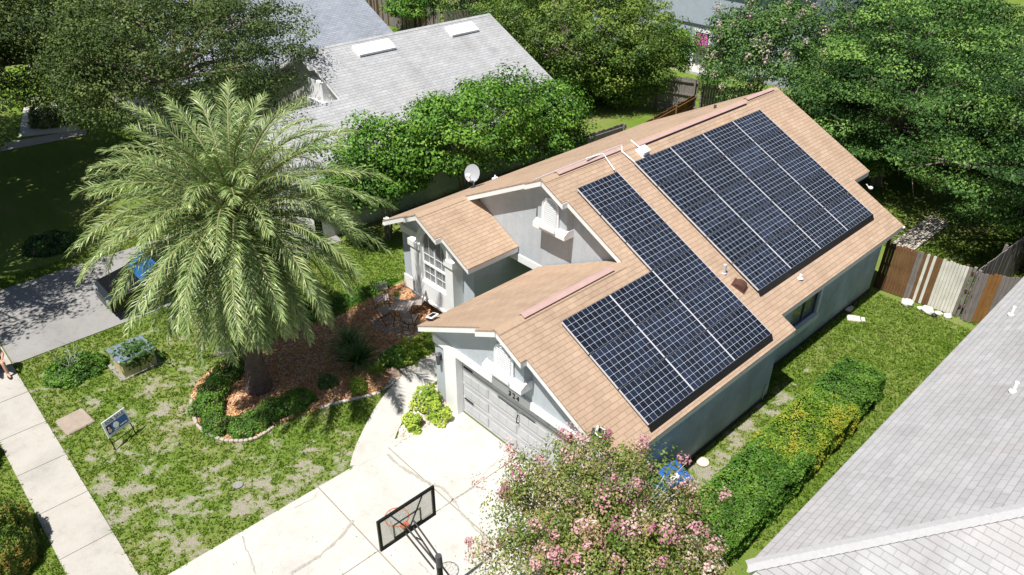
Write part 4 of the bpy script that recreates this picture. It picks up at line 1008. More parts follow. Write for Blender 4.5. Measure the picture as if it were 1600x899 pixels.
# sunlit pale building and concrete behind the dark back fence
pb=thing('shed','white building glimpsed through the trees behind the back fence','shed',(3,33,0))
part(MB().box((-10,0,0),(6,4,2.3)),'wall',WHITE_D,pb); part(MB().prism([(-10.2,-.3,2.3),(6.2,-.3,2.3),(6.2,4.3,3.1),(-10.2,4.3,3.1)],(0,0,.12)),'roof',plain('white_metal_roof',(.72,.72,.72),.5),pb)
sheet('back_patio',[(-8,27.3),(8,27.3),(8,33),(-8,33)],.02,CONC)

# ------------------------------------------------------------------ fences
def fence(name,label,a,b_,h,mats,bw=.14,rail=True,rail_side=1,seed=0,mid=True,lean=0,hj=.03,posts=2.4):
    a=Vector((*a,0)) if len(a)==2 else Vector(a); b_=Vector((*b_,0)) if len(b_)==2 else Vector(b_)
    t=thing(name,label,'fence',a); L=(b_-a).length; d=(b_-a)/L; rz=math.atan2(d.y,d.x); t.rotation_euler=(0,0,rz); rr=random.Random(seed)
    ms=[]; 
    k=int(L/bw); mb=MB()
    for i in range(k):
        mt=mats(i/k,rr) if callable(mats) else mats
        if mt not in ms: ms.append(mt)
        hh=h+rr.uniform(-hj,hj); x=i*bw; c=.02
        yo=rr.uniform(-.006,.006)
        mb.prism([(x+.004,yo,.03),(x+bw-.004,yo,.03),(x+bw-.004,yo,hh-c),(x+bw*.75,yo,hh),(x+bw*.25,yo,hh),(x+.004,yo,hh-c)],(0,.018,0),ms.index(mt))
    part(mb,'boards',ms,t)
    if rail:
        s=.03 if rail_side>0 else -.075
        for z in ((.35,h*.52,h-.22) if mid else (.35,h-.22)): part(MB().box((0,s,z),(L,s+.045,z+.09)),'rail',ms[0],t)
        x=0; pm=ms[0]
        while x<=L+.01:
            part(MB().box((x-.045,s+.046*rail_side if rail_side>0 else s-.09,0),(x+.045,s+.046+.09 if rail_side>0 else s-.001,h+.02)),'post',pm,t); x+=posts
    return t
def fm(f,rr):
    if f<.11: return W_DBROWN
    for lim,m_ in ((.35,W_BROWN),(.41,W_GREY),(.45,W_BROWN),(.50,W_WHITE),(.545,W_BROWN),(.575,W_WHITE),(.63,W_BROWN),(.95,W_WHITE)):
        if f<lim: return m_
    return W_GREY
fence('wooden_fence','patchwork fence of brown and whitewashed boards beside the house corner',(4.72,14.72),(7.35,14.95),1.8,fm,.095,seed=3,rail_side=1)
fence('wooden_fence','weathered grey fence with one orange board by the pale grey roof',(7.55,14.86),(9.3,15.9),1.8,lambda f,rr: W_ORANGE if .10<f<.30 else W_GREY,.12,seed=4,rail_side=1)
fence('wooden_fence','grey fence with rails running back along the sunny yard',(7.45,15.05),(7.9,22.5),1.8,W_GREY,.14,seed=5,rail_side=1,posts=2.3)
fence('wooden_fence','grey slatted fence panel left of the tan roof',(-8.75,12.2),(-8.45,17.2),1.75,W_GREY,.14,seed=6,rail_side=-1)
fence('wooden_fence','low orange brown fence beyond the grey panel behind the tan roof',(-8.45,17.3),(-9.6,24.3),1.25,lambda f,rr: W_ORANGE if rr.random()<.25 else W_BROWN,.14,seed=7,rail_side=-1)
fence('wooden_fence','weathered fence panel with rails under the rear crepe myrtle',(-11.9,24.0),(-9.7,24.8),1.9,W_GREY,.14,seed=8,rail_side=-1,posts=2.1)
fence('wooden_fence','grey fence continuing behind the rear crepe myrtle',(-9.6,24.9),(-6.6,26.3),1.7,W_GREY,.14,seed=12,rail_side=-1)
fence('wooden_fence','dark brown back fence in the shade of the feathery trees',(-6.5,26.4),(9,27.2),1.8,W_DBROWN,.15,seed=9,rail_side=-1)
fence('wooden_fence','old reddish grey fence behind the grey roofs at the top',spot(560,28).to_2d()[:],spot(690,62).to_2d()[:],1.9,lambda f,rr: W_GREY if rr.random()<.8 else W_DBROWN,.16,seed=10,rail=False)
fence('wooden_fence','old grey fence under the small trees at the top',spot(695,62).to_2d()[:],spot(790,52).to_2d()[:],1.9,W_GREY,.16,seed=11,rail=False)

# ------------------------------------------------------------------ palm
PB=spot(405,607); PX,PY=PB.x,PB.y
palm=thing('date_palm','large date palm with arching pale green fronds in the front mulch bed','palm tree',(PX,PY,0))
CH_=5.55; LEAN=.38
mb=MB(); k=36; vs=[]; nn=14
for i in range(k):
    z=-.05+(CH_+.05)*i/(k-1); f=i/(k-1)
    r_=.38-.13*min(1,z/1.0)+(.10*max(0,(f-.6)/.4)); r_*=1+(.05 if i%2 else -.03)
    for j in range(nn): a=2*math.pi*j/nn+(.22 if i%2 else 0); q=r_*(1+.06*mnoise.noise(Vector((math.cos(a)*2,math.sin(a)*2,z*2)))); vs.append((q*math.cos(a),q*math.sin(a)+LEAN*max(0,z/CH_)**1.5,z))
fs=[(i*nn+j,i*nn+(j+1)%nn,(i+1)*nn+(j+1)%nn,(i+1)*nn+j) for i in range(k-1) for j in range(nn)]
mb.raw(vs,fs,0); part(mb,'trunk',BARK_PALM,palm)
bo=MB(); rr=random.Random(2)
for i in range(90):
    z=3.8+1.7*i/90; a=i*2.39996; r_=.30+.05*(i/90); d=Vector((math.cos(a),math.sin(a),0)); s=d.cross(Vector((0,0,1)))
    p=d*r_+Vector((0,LEAN*(z/CH_)**1.5,z)); tip=p+d*.14+Vector((0,0,.16)); bo.raw([p-s*.09,p+s*.09,tip+s*.03,tip-s*.03,p+Vector((0,0,.1))],[(0,1,2,3),(3,2,4)])
part(bo,'leaf_boots',plain('leaf_boot_orange',(.34,.20,.09),.8,var=.3,scale=12),palm)
NF=168
for i in range(NF):
    f=i/(NF-1); az=i*2.39996+rr.uniform(-.15,.15)
    e0=R_(84-156*f**.86)+rr.uniform(-.1,.1); L=3.85*(.80+.20*math.sin(math.pi*min(1,f*1.1+.1)))*rr.uniform(.88,1.05)
    bendt=R_(54+30*rr.random()) if f<.6 else R_(52-40*(f-.6)/.4)
    base=Vector((math.cos(az)*.2,math.sin(az)*.2+LEAN,CH_-.1-.45*f)); ns=22; P=[base.copy()]; p=base.copy(); side=Vector((-math.sin(az),math.cos(az),0)); curl=rr.uniform(-.12,.12)
    dirs=[]
    for s_ in range(ns):
        t=(s_+.5)/ns; e=e0-bendt*t**1.45; a2=az+curl*t
        if p.z<.7 and e<0: e*=.3
        d=Vector((math.cos(a2)*math.cos(e),math.sin(a2)*math.cos(e),math.sin(e))); dirs.append(d); p=p+d*(L/ns); P.append(p.copy())
    fr=MB(); fr.tube([tuple(q) for q in P],[.035*(1-j/ns)**.8+.006 for j in range(ns+1)],5,cap=False)
    frond=part(fr,'frond',RACHIS,palm)
    V=[];TN=[]; NL=88
    twist=rr.uniform(-.25,.25)
    for j in range(NL):
        t=.13+.87*(j/(NL-1)); q=t*ns; k0=min(ns-1,int(q)); c0=P[k0].lerp(P[k0+1],q-k0); d=dirs[k0]
        sd=(side-d*side.dot(d)).normalized(); up=sd.cross(d); 
        if up.z<0: up=-up
        ll=(.50*math.sin(math.pi*(.12+.80*t))**.6)*rr.uniform(.85,1.1)*(1 if t<.95 else .8)
        for sg in (-1,1):
            an=R_(54-26*t)+rr.uniform(-.22,.22); vv=(.35-.2*t)+rr.uniform(-.35,.35)+twist*sg
            ld=(d*math.cos(an)+sd*sg*math.sin(an)+up*vv).normalized()
            ld2=(ld+Vector((0,0,-.25-.5*rr.random()))).normalized()
            wv=(ld.cross(up)+Vector((rr.uniform(-.5,.5),rr.uniform(-.5,.5),rr.uniform(-.5,.5)))).normalized()*.0108
            m1=c0+ld*ll*.5; e1=m1+ld2*ll*.5
            V+= [c0-wv*.6,c0+wv*.6,m1+wv,m1-wv, m1-wv,m1+wv,e1+wv*.12,e1-wv*.12]; tt=.52-.12*(f>.8)+rr.gauss(0,.17)+.15*(t-.5)
            TN+=[tt,tt+.08]
    me=bpy.data.meshes.new('leaflets'); nq=len(V)//4
    me.from_pydata([tuple(v_) for v_ in V],[],[(4*a,4*a+1,4*a+2,4*a+3) for a in range(nq)])
    at=me.attributes.new('tint','FLOAT','FACE'); at.data.foreach_set('value',np.clip(np.array(TN),0,1).astype(np.float32)); me.materials.append(L_PALM)
    lo=bpy.data.objects.new('leaflets',me); COL.objects.link(lo); lo.parent=frond

# ------------------------------------------------------------------ trees
# live oaks at the upper left
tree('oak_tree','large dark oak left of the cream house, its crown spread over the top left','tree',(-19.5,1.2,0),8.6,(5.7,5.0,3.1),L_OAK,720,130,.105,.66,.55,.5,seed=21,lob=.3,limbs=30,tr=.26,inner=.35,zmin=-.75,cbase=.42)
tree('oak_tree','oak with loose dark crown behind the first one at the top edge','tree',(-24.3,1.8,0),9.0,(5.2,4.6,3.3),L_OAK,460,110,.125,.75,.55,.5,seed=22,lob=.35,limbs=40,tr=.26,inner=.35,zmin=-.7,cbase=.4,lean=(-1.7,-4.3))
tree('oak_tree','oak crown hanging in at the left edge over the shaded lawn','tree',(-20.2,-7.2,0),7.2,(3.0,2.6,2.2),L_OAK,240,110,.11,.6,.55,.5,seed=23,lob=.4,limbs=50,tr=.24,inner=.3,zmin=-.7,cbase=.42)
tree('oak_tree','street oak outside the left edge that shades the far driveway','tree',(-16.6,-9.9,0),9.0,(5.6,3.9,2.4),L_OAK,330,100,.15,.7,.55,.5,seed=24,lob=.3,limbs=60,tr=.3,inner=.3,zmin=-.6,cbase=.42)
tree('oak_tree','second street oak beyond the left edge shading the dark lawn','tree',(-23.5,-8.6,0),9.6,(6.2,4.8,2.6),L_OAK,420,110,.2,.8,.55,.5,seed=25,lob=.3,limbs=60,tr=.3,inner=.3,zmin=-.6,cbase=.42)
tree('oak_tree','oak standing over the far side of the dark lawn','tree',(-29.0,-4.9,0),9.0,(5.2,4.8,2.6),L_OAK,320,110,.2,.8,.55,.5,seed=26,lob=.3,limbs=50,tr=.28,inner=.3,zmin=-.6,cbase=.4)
# bright tree between the houses
tree('privet_tree','bright green privet tree between the tan roof and the grey roof','tree',(-8.8,8.0,0),5.3,(1.8,3.4,1.9),L_PRIVET,300,120,.12,.55,.6,.6,seed=31,lob=.5,limbs=40,tr=.09,stems=5,cbase=.55)
tree('privet_tree','lower green privet tree right behind the date palm','tree',(-9.4,4.6,0),4.4,(1.9,2.2,1.8),L_PRIVET,210,120,.12,.55,.6,.6,seed=32,lob=.45,limbs=26,tr=.08,stems=4,cbase=.5)
tree('privet_tree','green privet tree at the far end of the row beside the tan roof','tree',(-8.8,12.2,0),4.5,(1.5,2.0,1.8),L_PRIVET,160,120,.12,.55,.6,.6,seed=33,lob=.3,limbs=26,tr=.08,stems=4,cbase=.45)
# yellow green tree in the back
tree('camphor_tree','broad yellow green tree behind the houses at top centre','tree',(-15.0,21.9,0),6.7,(4.7,4.9,3.4),L_FAR,620,170,.13,.66,.6,.6,seed=41,lob=.3,limbs=40,tr=.25,inner=.45,zmin=-1,cbase=.42)
tree('camphor_tree','smaller bright green tree right of the broad yellow green one','tree',(-13.6,26.5,0),4.0,(1.8,1.8,1.8),L_PRIVET,90,110,.15,.6,.6,.6,seed=42,lob=.3,limbs=16,tr=.12,cbase=.6)
tree('small_tree','small bright tree by the old fence at the top','tree',(*spot(640,52).to_2d(),0),3.6,(1.9,1.9,1.5),L_PRIVET,70,90,.17,.6,.6,.6,seed=43,limbs=16,tr=.12,cbase=.5,lob=.4)
tree('small_tree','dark round tree in front of the old fence at the top','tree',(*spot(722,45).to_2d(),0),4.6,(3.2,3.2,2.2),L_MED,130,90,.18,.7,.6,.5,seed=44,limbs=16,tr=.14,cbase=.35)
tree('small_tree','green tree filling the gap above the grey roof at the top edge','tree',(*spot(800,30).to_2d(),0),5.2,(4.2,4.2,2.6),L_MED,130,90,.18,.75,.6,.5,seed=45,limbs=16,tr=.16,cbase=.4)
# rear trees on the right
tree('crepe_myrtle_tree','tall crepe myrtle with pale pink blooms behind the tan ridge','tree',(-6.6,25.0,0),6.4,(3.4,3.2,2.9),L_MED,340,110,.13,.6,.65,.6,seed=51,lob=.3,limbs=30,tr=.1,stems=4,cbase=.5,flowers=(L_FLOWP,70,36,.10,.22))
tree('poinciana_tree','wide feathery blue green tree behind the back fence right of the roof','tree',(.9,23.2,0),7.4,(4.7,4.0,3.5),L_FEATH,330,300,.11,.92,.26,.8,seed=52,lob=.35,zmin=-1,limbs=60,tr=.24,inner=.35,cbase=.5,jc=.28)
tree('poinciana_tree','feathery green tree spreading over the right edge of the back yard','tree',(7.3,21.2,0),7.0,(3.9,4.4,3.2),L_FEATH,270,300,.11,.90,.26,.8,seed=53,lob=.35,zmin=-1,limbs=50,tr=.22,inner=.35,cbase=.48,jc=.28)
tree('poinciana_tree','feathery dark green tree farthest back at the top right','tree',(-1.0,30.0,0),8.4,(6.6,3.8,4.0),L_FEATH,300,200,.14,1.0,.3,.8,seed=54,lob=.35,limbs=40,tr=.26,inner=.35,cbase=.42,jc=.25)
tree('poinciana_tree','feathery tree in the top right corner of the photo','tree',(9.5,29,0),8.6,(4.5,4.5,3.0),L_FEATH,200,130,.15,.85,.35,1.1,seed=55,lob=.35,limbs=30,tr=.26,inner=.35,cbase=.45,jc=.25)
tree('backyard_tree','dark leafy tree filling the shade behind the rear corner of the tan roof','tree',(-2.2,27.4,0),5.2,(3.2,2.2,2.3),L_MED,130,110,.13,.6,.6,.5,seed=56,limbs=20,tr=.14,cbase=.28)
# front crepe myrtle
tree('crepe_myrtle_tree','crepe myrtle with bright pink blossoms in front of the garage corner','tree',(6.55,-1.6,0),3.9,(2.55,2.3,1.65),L_MYR,430,150,.064,.38,.8,.5,bark=BARK_P,seed=61,lob=.35,limbs=60,tr=.085,stems=5,inner=.2,zmin=-.7,cbase=.5,flowers=(L_FLOW,260,64,.052,.15))

# ------------------------------------------------------------------ hedges and shrubs
hz_=math.atan2(7.9-3.0,6.65-6.95)
shrub('hedge','long bright green clipped hedge beside the side wall','hedge',(7.02,2.6,0),(.68,2.25,1.05),L_HEDGE,46000,.062,71,box=True,rz=.02,cbase=.45,noise_=.09)
shrub('hedge','yellow and orange tinted middle section of the clipped hedge','hedge',(6.92,5.6,0),(.68,1.65,1.06),L_GOLD,34000,.058,72,box=True,cbase=.36,noise_=.09)
shrub('hedge','farthest dark green section of the clipped hedge with red tips','hedge',(6.85,7.75,0),(.64,1.35,1.0),L_HEDGE,26000,.06,73,box=True,cbase=.38,noise_=.10)
# hedge ring round the palm
for k_,(u,v,rx,ry_,h) in enumerate([(330,605,.45,.5,.5),(322,628,.42,.48,.5),(335,655,.5,.42,.48),(350,578,.45,.5,.5),(372,560,.4,.5,.45),(375,660,.42,.36,.36),(400,648,.42,.40,.42),(425,633,.42,.42,.42),(455,622,.45,.5,.45),(475,615,.3,.3,.4)]):
    p=spot(u,v,.3); where=['rounded low shrub left of the palm trunk','lime tinted low shrub at the left tip of the mulch bed','low shrub at the bottom left of the mulch bed','low shrub up and left of the palm trunk','shaded low shrub nearest the palm crown','small thin shrub below the palm trunk','low shrub straight below the palm trunk','low dark shrub right below the palm trunk','rounded dark shrub right of the palm trunk','tiny shrub at the right end of the ring'][k_]
    shrub('low_shrub',where,'shrub',(p.x,p.y,0),(rx,ry_,h),L_HEDGE,2600,.055,80+k_,group='low shrubs ringing the palm',cbase=.45)
for k_,(u,v,rx,h,lab) in enumerate([(612,556,.42,.5,'leafy lime shrub at the lower end of the gravel strip'),(640,548,.42,.5,'leafy lime shrub in the middle of the gravel strip'),(666,532,.42,.5,'leafy lime shrub nearest the garage eave'),(628,550,.3,.45,'narrow lime shrub between its two larger neighbours')]):
    p=spot(u,v,.3); shrub('lime_shrub',lab,'shrub',(p.x,p.y,0),(rx,rx,h),L_LIME if k_ else L_HEDGE,2000,.085,95+k_,group='shrubs between the mulch and the path',cbase=.42,up=.8,noise_=.25)
for k_,(u,v,rx,h,lab) in enumerate([(668,622,.36,.62,'tall lime green shrub beside the garage pier'),(647,655,.26,.4,'small lime green shrub at the tip of the gravel bed'),(682,640,.3,.5,'lime green shrub at the driveway edge')]):
    p=spot(u,v,.3); shrub('lime_shrub',lab,'shrub',(p.x,p.y,0),(rx,rx,h),L_LIME,1500,.075,105+k_,group='lime shrubs in the gravel bed',cbase=.55,up=.8,noise_=.25)
p=spot(552,590,.2); shrub('lime_shrub','small bright shrub at the foot of the spiky plant','shrub',(p.x+.35,p.y-.1,0),(.25,.25,.35),L_LIME,900,.08,120,cbase=.5)
p=spot(530,600,.1); shrub('weed_clump','dark weeds in the shaded mulch','plant',(p.x-.3,p.y-.2,0),(.3,.25,.22),L_MED,700,.06,121,cbase=.4)
p=spot(590,470,.1); shrub('weed_clump','green ground plants along the upper edge of the mulch','plant',(-6.75,1.2,0),(.35,1.9,.18),L_PRIVET,5000,.07,122,cbase=.5)
shrub('weed_clump','dark fern like plants under the right side of the palm','plant',(-7.3,-1.3,0),(.6,1.3,.4),L_MED,5000,.08,123,cbase=.35)
shrub('garden_shrub','red tipped rounded bush at the bottom left corner beside the sidewalk','shrub',(-3.35,-10.35,0),(1.25,1.15,1.65),L_RED,22000,.062,124,cbase=.40)
shrub('garden_shrub','dark green bush at the left edge beside the sidewalk','shrub',(-6.6,-10.35,0),(.9,.9,1.9),L_MED,7000,.08,125,cbase=.3)
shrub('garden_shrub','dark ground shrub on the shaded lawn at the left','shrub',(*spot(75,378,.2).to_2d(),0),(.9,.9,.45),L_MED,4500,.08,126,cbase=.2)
shrub('garden_shrub','yellow green shrub beside the far driveway','shrub',(*spot(42,140,.6).to_2d(),0),(1.3,1.3,1.8),L_LIME,3500,.15,127,cbase=.3)
shrub('garden_shrub','brownish shrub in the middle of the far driveway','shrub',(*spot(90,175,.5).to_2d(),0),(1.0,1.4,1.4),L_RED,3500,.14,128,cbase=.4)
shrub('garden_shrub','plants around the pale dead branches near the utility box','shrub',(*spot(118,575,.15).to_2d(),0),(.7,.8,.4),L_HEDGE,5000,.075,129,cbase=.35)
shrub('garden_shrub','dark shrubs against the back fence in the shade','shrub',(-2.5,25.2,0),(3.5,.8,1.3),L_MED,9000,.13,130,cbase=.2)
# bare branches
p=spot(118,585); tb=thing('bare_shrub','pale leafless branches standing on the grass near the sidewalk','shrub',(p.x,p.y,0))
mb=MB(); rr=random.Random(5)
for i in range(7):
    a=rr.uniform(0,6.28); q=Vector((rr.uniform(-.12,.12),rr.uniform(-.12,.12),0)); pts=[q.copy()]; d=Vector((math.cos(a)*.35,math.sin(a)*.35,1)).normalized()
    for s_ in range(5):
        q=q+d*.2; pts.append(q.copy()); d=(d+Vector((rr.uniform(-.35,.35),rr.uniform(-.35,.35),.1))).normalized()
        if s_>1: e=q+Vector((rr.uniform(-.25,.25),rr.uniform(-.25,.25),rr.uniform(.05,.25))); mb.tube([q,e],[.009,.004],4,cap=False)
    mb.tube(pts,[.02,.018,.015,.012,.009,.005],5,cap=False)
part(mb,'branches',plain('dead_grey_wood',(.48,.46,.42),.9,var=.15),tb)
# spiky plant in the mulch and another blue green one
def spiky(name,lab,p,n,L,seed,mat,bendk=1.0):
    t=thing(name,lab,'plant',p); rr=random.Random(seed); V=[];TN=[]
    for i in range(n):
        a=i*2.39996+rr.uniform(-.2,.2); e=R_(rr.uniform(15,80)); q=Vector((0,0,.12)); w0=.028; l=L*rr.uniform(.7,1.1); pr=q; s=Vector((-math.sin(a),math.cos(a),0)); k=5
        for j in range(k):
            t0=j/k; e2=e-R_(55)*bendk*t0**1.3; nx_=pr+Vector((math.cos(a)*math.cos(e2),math.sin(a)*math.cos(e2),math.sin(e2)))*(l/k)
            wa=w0*(1-t0)**.6; wb=w0*(1-(j+1)/k)**.6+.001; V+=[pr-s*wa,pr+s*wa,nx_+s*wb,nx_-s*wb]; TN.append(.45+rr.gauss(0,.15)); pr=nx_
    me=bpy.data.meshes.new('leaves'); nq=len(V)//4; me.from_pydata([tuple(v_) for v_ in V],[],[(4*a,4*a+1,4*a+2,4*a+3) for a in range(nq)])
    at=me.attributes.new('tint','FLOAT','FACE'); at.data.foreach_set('value',np.clip(np.array(TN),0,1).astype(np.float32)); me.materials.append(mat)
    o=bpy.data.objects.new('leaves',me); COL.objects.link(o); o.parent=t
    part(MB().tube([(0,0,0),(0,0,.2)],[.09,.06],8),'stem',BARK,t)
p=spot(560,572); spiky('young_palm','spiky young palm in the shaded mulch beside the path',(p.x,p.y,0),120,1.0,3,L_MED)
p=spot(545,545); spiky('young_palm','grey green spiky palm up and left of the other in the mulch',(p.x,p.y,0),90,.9,4,L_PALM)
p=spot(602,590); spiky('strap_plant','small green strap leaved plant at the mulch edge',(p.x-.2,p.y-.1,0),40,.4,6,L_LIME)

# scalloped edging of the mulch bed
def edging(lab,pts,mat,seg=.17,r=.05):
    P=[spot(u,v) for u,v in pts]; Q=[P[0]]
    for it in range(2):
        R2=[P[0]]
        for i in range(len(P)-1): R2+= [P[i].lerp(P[i+1],.25),P[i].lerp(P[i+1],.75)]
        R2.append(P[-1]); P=R2
    mb=MB(); 
    for i in range(len(P)-1):
        L=(P[i+1]-P[i]).length; k=max(1,round(L/seg))
        for j in range(k):
            a=P[i].lerp(P[i+1],j/k); b_=P[i].lerp(P[i+1],(j+.92)/k); d=(b_-a); an=math.atan2(d.y,d.x)
            Mx=Matrix.Translation((a+b_)/2)@Matrix.Rotation(an,4,'Z'); l=d.length/2; mb.obox(Mx,(-l,-.045,-.02),(l,.045,.075+random.uniform(-.008,.008)),bev=.015)
    return tag(mb.build('bed_edging',mat),lab,'edging')
edging('scalloped pale edging round the tip of the mulch bed',[(299,625),(301,650),(313,673),(340,688),(370,692),(400,688),(428,668)],plain('weathered_edging_stone',(.42,.37,.31),.9,var=.25,scale=14,b_=.3))
edging('pale curved edging between the mulch and the lawn near the path',[(500,640),(530,630),(560,624),(595,615)],STONE)
edging('dark edging strip between the path and the gravel',[(598,612),(625,586),(655,562),(688,545)],CONC_G,.3)
# rocks
def rock(lab,p,r,seed,mat=STONE,nm='rock'): return tag(MB().ball((p.x,p.y,r*.45),(r,r*.8,r*.65),0,14,9,.5,seed).build(nm,mat),lab,'rock')
rock('brown round rock at the edge of the mulch and path',spot(617,587),.2,3,plain('brown_rock',(.38,.27,.2),.9,var=.2,scale=8,b_=.3))
for i,(u,v,r,lab) in enumerate([(1416,477,.20,'white boulder at the foot of the brown fence boards'),(1448,489,.20,'white boulder at the foot of the whitewashed boards'),(1466,492,.12,'smaller white rock beside a dark gap in the rock row'),(1480,496,.13,'right end rock of the row below the whitewashed boards'),(1437,484,.1,'small rock between the two white boulders')]): rock(lab,spot(u,v),r,20+i,plain('white_rock',(.66,.64,.60),.85,var=.12,scale=8,b_=.2))
rock('black stone lying among the white rocks by the fence',spot(1459,495),.1,40,BLACK)
p=spot(1098,723); tag(MB().ball((p.x,p.y,.03),(.17,.17,.05),0,16,6).build('stepping_stone',plain('cream_stone',(.72,.62,.47),.8,var=.1)),'round cream stepping stone beside the side wall','stone')
for i,(u,v,lab) in enumerate([(1333,500,'grey paver with a white corner lying in the side grass'),(1326,486,'small white paver nearer the wall in the side grass')]):
    p=spot(u,v); t=MB(); Mx=Matrix.Translation((p.x,p.y,.05))@Matrix.Rotation(.6+i,4,'Z')@Matrix.Rotation(.08,4,'X'); s=.2 if i==0 else .12
    t.obox(Mx,(-s,-s*.7,-.03),(s,s*.7,.03),bev=.01); t.obox(Mx,(s*1.1,-s*.6,-.03),(s*1.7,s*.4,.05),bev=.01); tag(t.build('paver',STONE),lab,'paver')
p=spot(118,660); tag(MB().obox(Matrix.Translation((p.x,p.y,.03))@Matrix.Rotation(.1,4,'Z'),(-.40,-.36,-.03),(.40,.36,.03),bev=.03).build('concrete_slab',plain('tan_grey_concrete',(.34,.28,.23),.9,var=.15,b_=.3)),'square tan concrete lid set in the lawn by the sidewalk','lid')
p=spot(372,759); tag(MB().tube([(p.x,p.y,0),(p.x,p.y,.035)],.12,14).build('round_lid',CONC_G),'small round grey lid in the patchy lawn','lid')
# planks by the rear corner of the house
pk=MB(); a=spot(1388,383); b2=spot(1452,338); d=(b2-a); L=d.length; an=math.atan2(d.y,d.x)
wt=thing('plank_walkway','pale bare planks laid side by side from the fence towards the back yard','walkway',(a.x,a.y,0),an)
for i in range(5): part(MB().box((0,-.05-i*.17,.03),(L*random.uniform(.85,1.05),-.19-i*.17,.07+.008*i)),'plank',W_TAN,wt)

# ------------------------------------------------------------------ utility box, sign
p=spot(213,572); ub=thing('utility_box','beige ground transformer box overgrown by a vine','utility box',(p.x-.05,p.y,0),.05)
BEI=plain('beige_enamel',(.55,.47,.26),.5,var=.1,scale=6)
b0=MB(); b0.box((-.42,-.48,0),(.42,.48,.55),bev=.03); part(b0,'cabinet',BEI,ub); part(MB().box((-.46,-.52,.55),(.44,.52,.62),bev=.03),'lid',plain('blue_grey_lid',(.17,.21,.26),.4),ub); part(MB().box((.422,-.01,.04),(.428,.01,.54)),'door_seam',BLACK,ub); part(MB().box((-.55,-.6,-.03),(.5,.6,.03)),'pad',CONC_G,ub)
r5=np.random.default_rng(8); k_=420; P=np.c_[r5.normal(.15,.22,k_),r5.normal(.05,.25,k_),np.full(k_,.68)+r5.normal(0,.04,k_)]; dz=r5.uniform(0,1,k_)<.3; P[dz,0]=.5; P[dz,2]=r5.uniform(.25,.6,dz.sum())
vo=leafcloud('vine_leaves',P,unit(r5.normal(size=(k_,3))*.5+np.array([.3,0,1])),.12*r5.uniform(.6,1.3,k_),r5.normal(.45,.2,k_),L_MED); vt=thing('vine','green vine sprawling over the beige utility box','plant',ub.location[:],.05); vo.parent=vt
part(MB().tube([(.6,.3,0),(.5,.2,.4),(.2,.1,.66),(-.2,-.2,.66)],.012,5),'vine_stem',BARK,vt)
# for sale sign: panel in the y-z plane facing +x
a=spot(181,704); c_=spot(213,680); an=math.atan2(c_.y-a.y,c_.x-a.x); wS=(c_-a).length
sg=thing('for_sale_sign','white and blue FOR SALE yard sign on black legs in the front lawn','sign',(a.x,a.y,0),an); sg.rotation_euler=(R_(-11),0,an)
part(MB().tube([(0,0,0),(0,0,.86)],.014,6),'leg',BLACK,sg); part(MB().tube([(wS,0,0),(wS,0,.86)],.014,6),'leg',BLACK,sg); part(MB().tube([(0,0,.22),(wS,0,.22)],.012,6),'crossbar',BLACK,sg)
sgp=part(MB().box((-.02,-.015,.40),(wS+.02,.015,.87)),'sign_panel',plain('sign_white',(.78,.79,.81),.4,var=.03),sg)
yf=-.0165
part(MB().box((.02,yf-.004,.48),(wS-.02,yf,.73)),'blue_band',plain('sign_blue',(.04,.12,.36),.4,var=.05),sgp); part(MB().box((.03,yf-.007,.49),(.15,yf-.0045,.72)),'photo_patch',plain('sign_navy',(.02,.02,.05),.4),sgp)
def disc(x,z,r,y,nn=18): return MB().prism([(x+r*math.cos(2*math.pi*i/nn),y,z+r*math.sin(2*math.pi*i/nn)) for i in range(nn)],(0,-.003,0))
part(disc(wS*.45,.61,.08,yf-.0045),'round_emblem',WHITE,sgp); part(disc(wS*.14,.56,.05,yf-.0075).ball((wS*.14,yf-.009,.64),(.03,.004,.035)),'portrait',plain('skin_tone',(.6,.5,.42),.6),sgp)
def text(body,size,parent,loc,rot,mat,ext=.002,nm='lettering'):
    cv=bpy.data.curves.new(nm,'FONT'); cv.body=body; cv.size=size; cv.extrude=ext; cv.align_x='CENTER'; cv.align_y='CENTER'
    to=bpy.data.objects.new('tmp_text',cv); COL.objects.link(to); bpy.context.view_layer.update()
    me=bpy.data.meshes.new_from_object(to.evaluated_get(bpy.context.evaluated_depsgraph_get())); bpy.data.objects.remove(to); bpy.data.curves.remove(cv)
    me.materials.clear(); me.materials.append(mat); me.name=nm; o=bpy.data.objects.new(nm,me); COL.objects.link(o); o.parent=parent; o.location=loc; o.rotation_euler=rot; return o
NAVY=plain('letter_navy',(.02,.04,.12),.5)
text('FOR SALE',.125,sgp,(wS/2,yf-.003,.80),(R_(90),0,0),NAVY)
part(MB().box((wS*.58,yf-.007,.52),(wS*.92,yf-.0045,.535)).box((wS*.30,yf-.007,.502),(wS*.52,yf-.0045,.514)),'small_lines',WHITE,sgp)

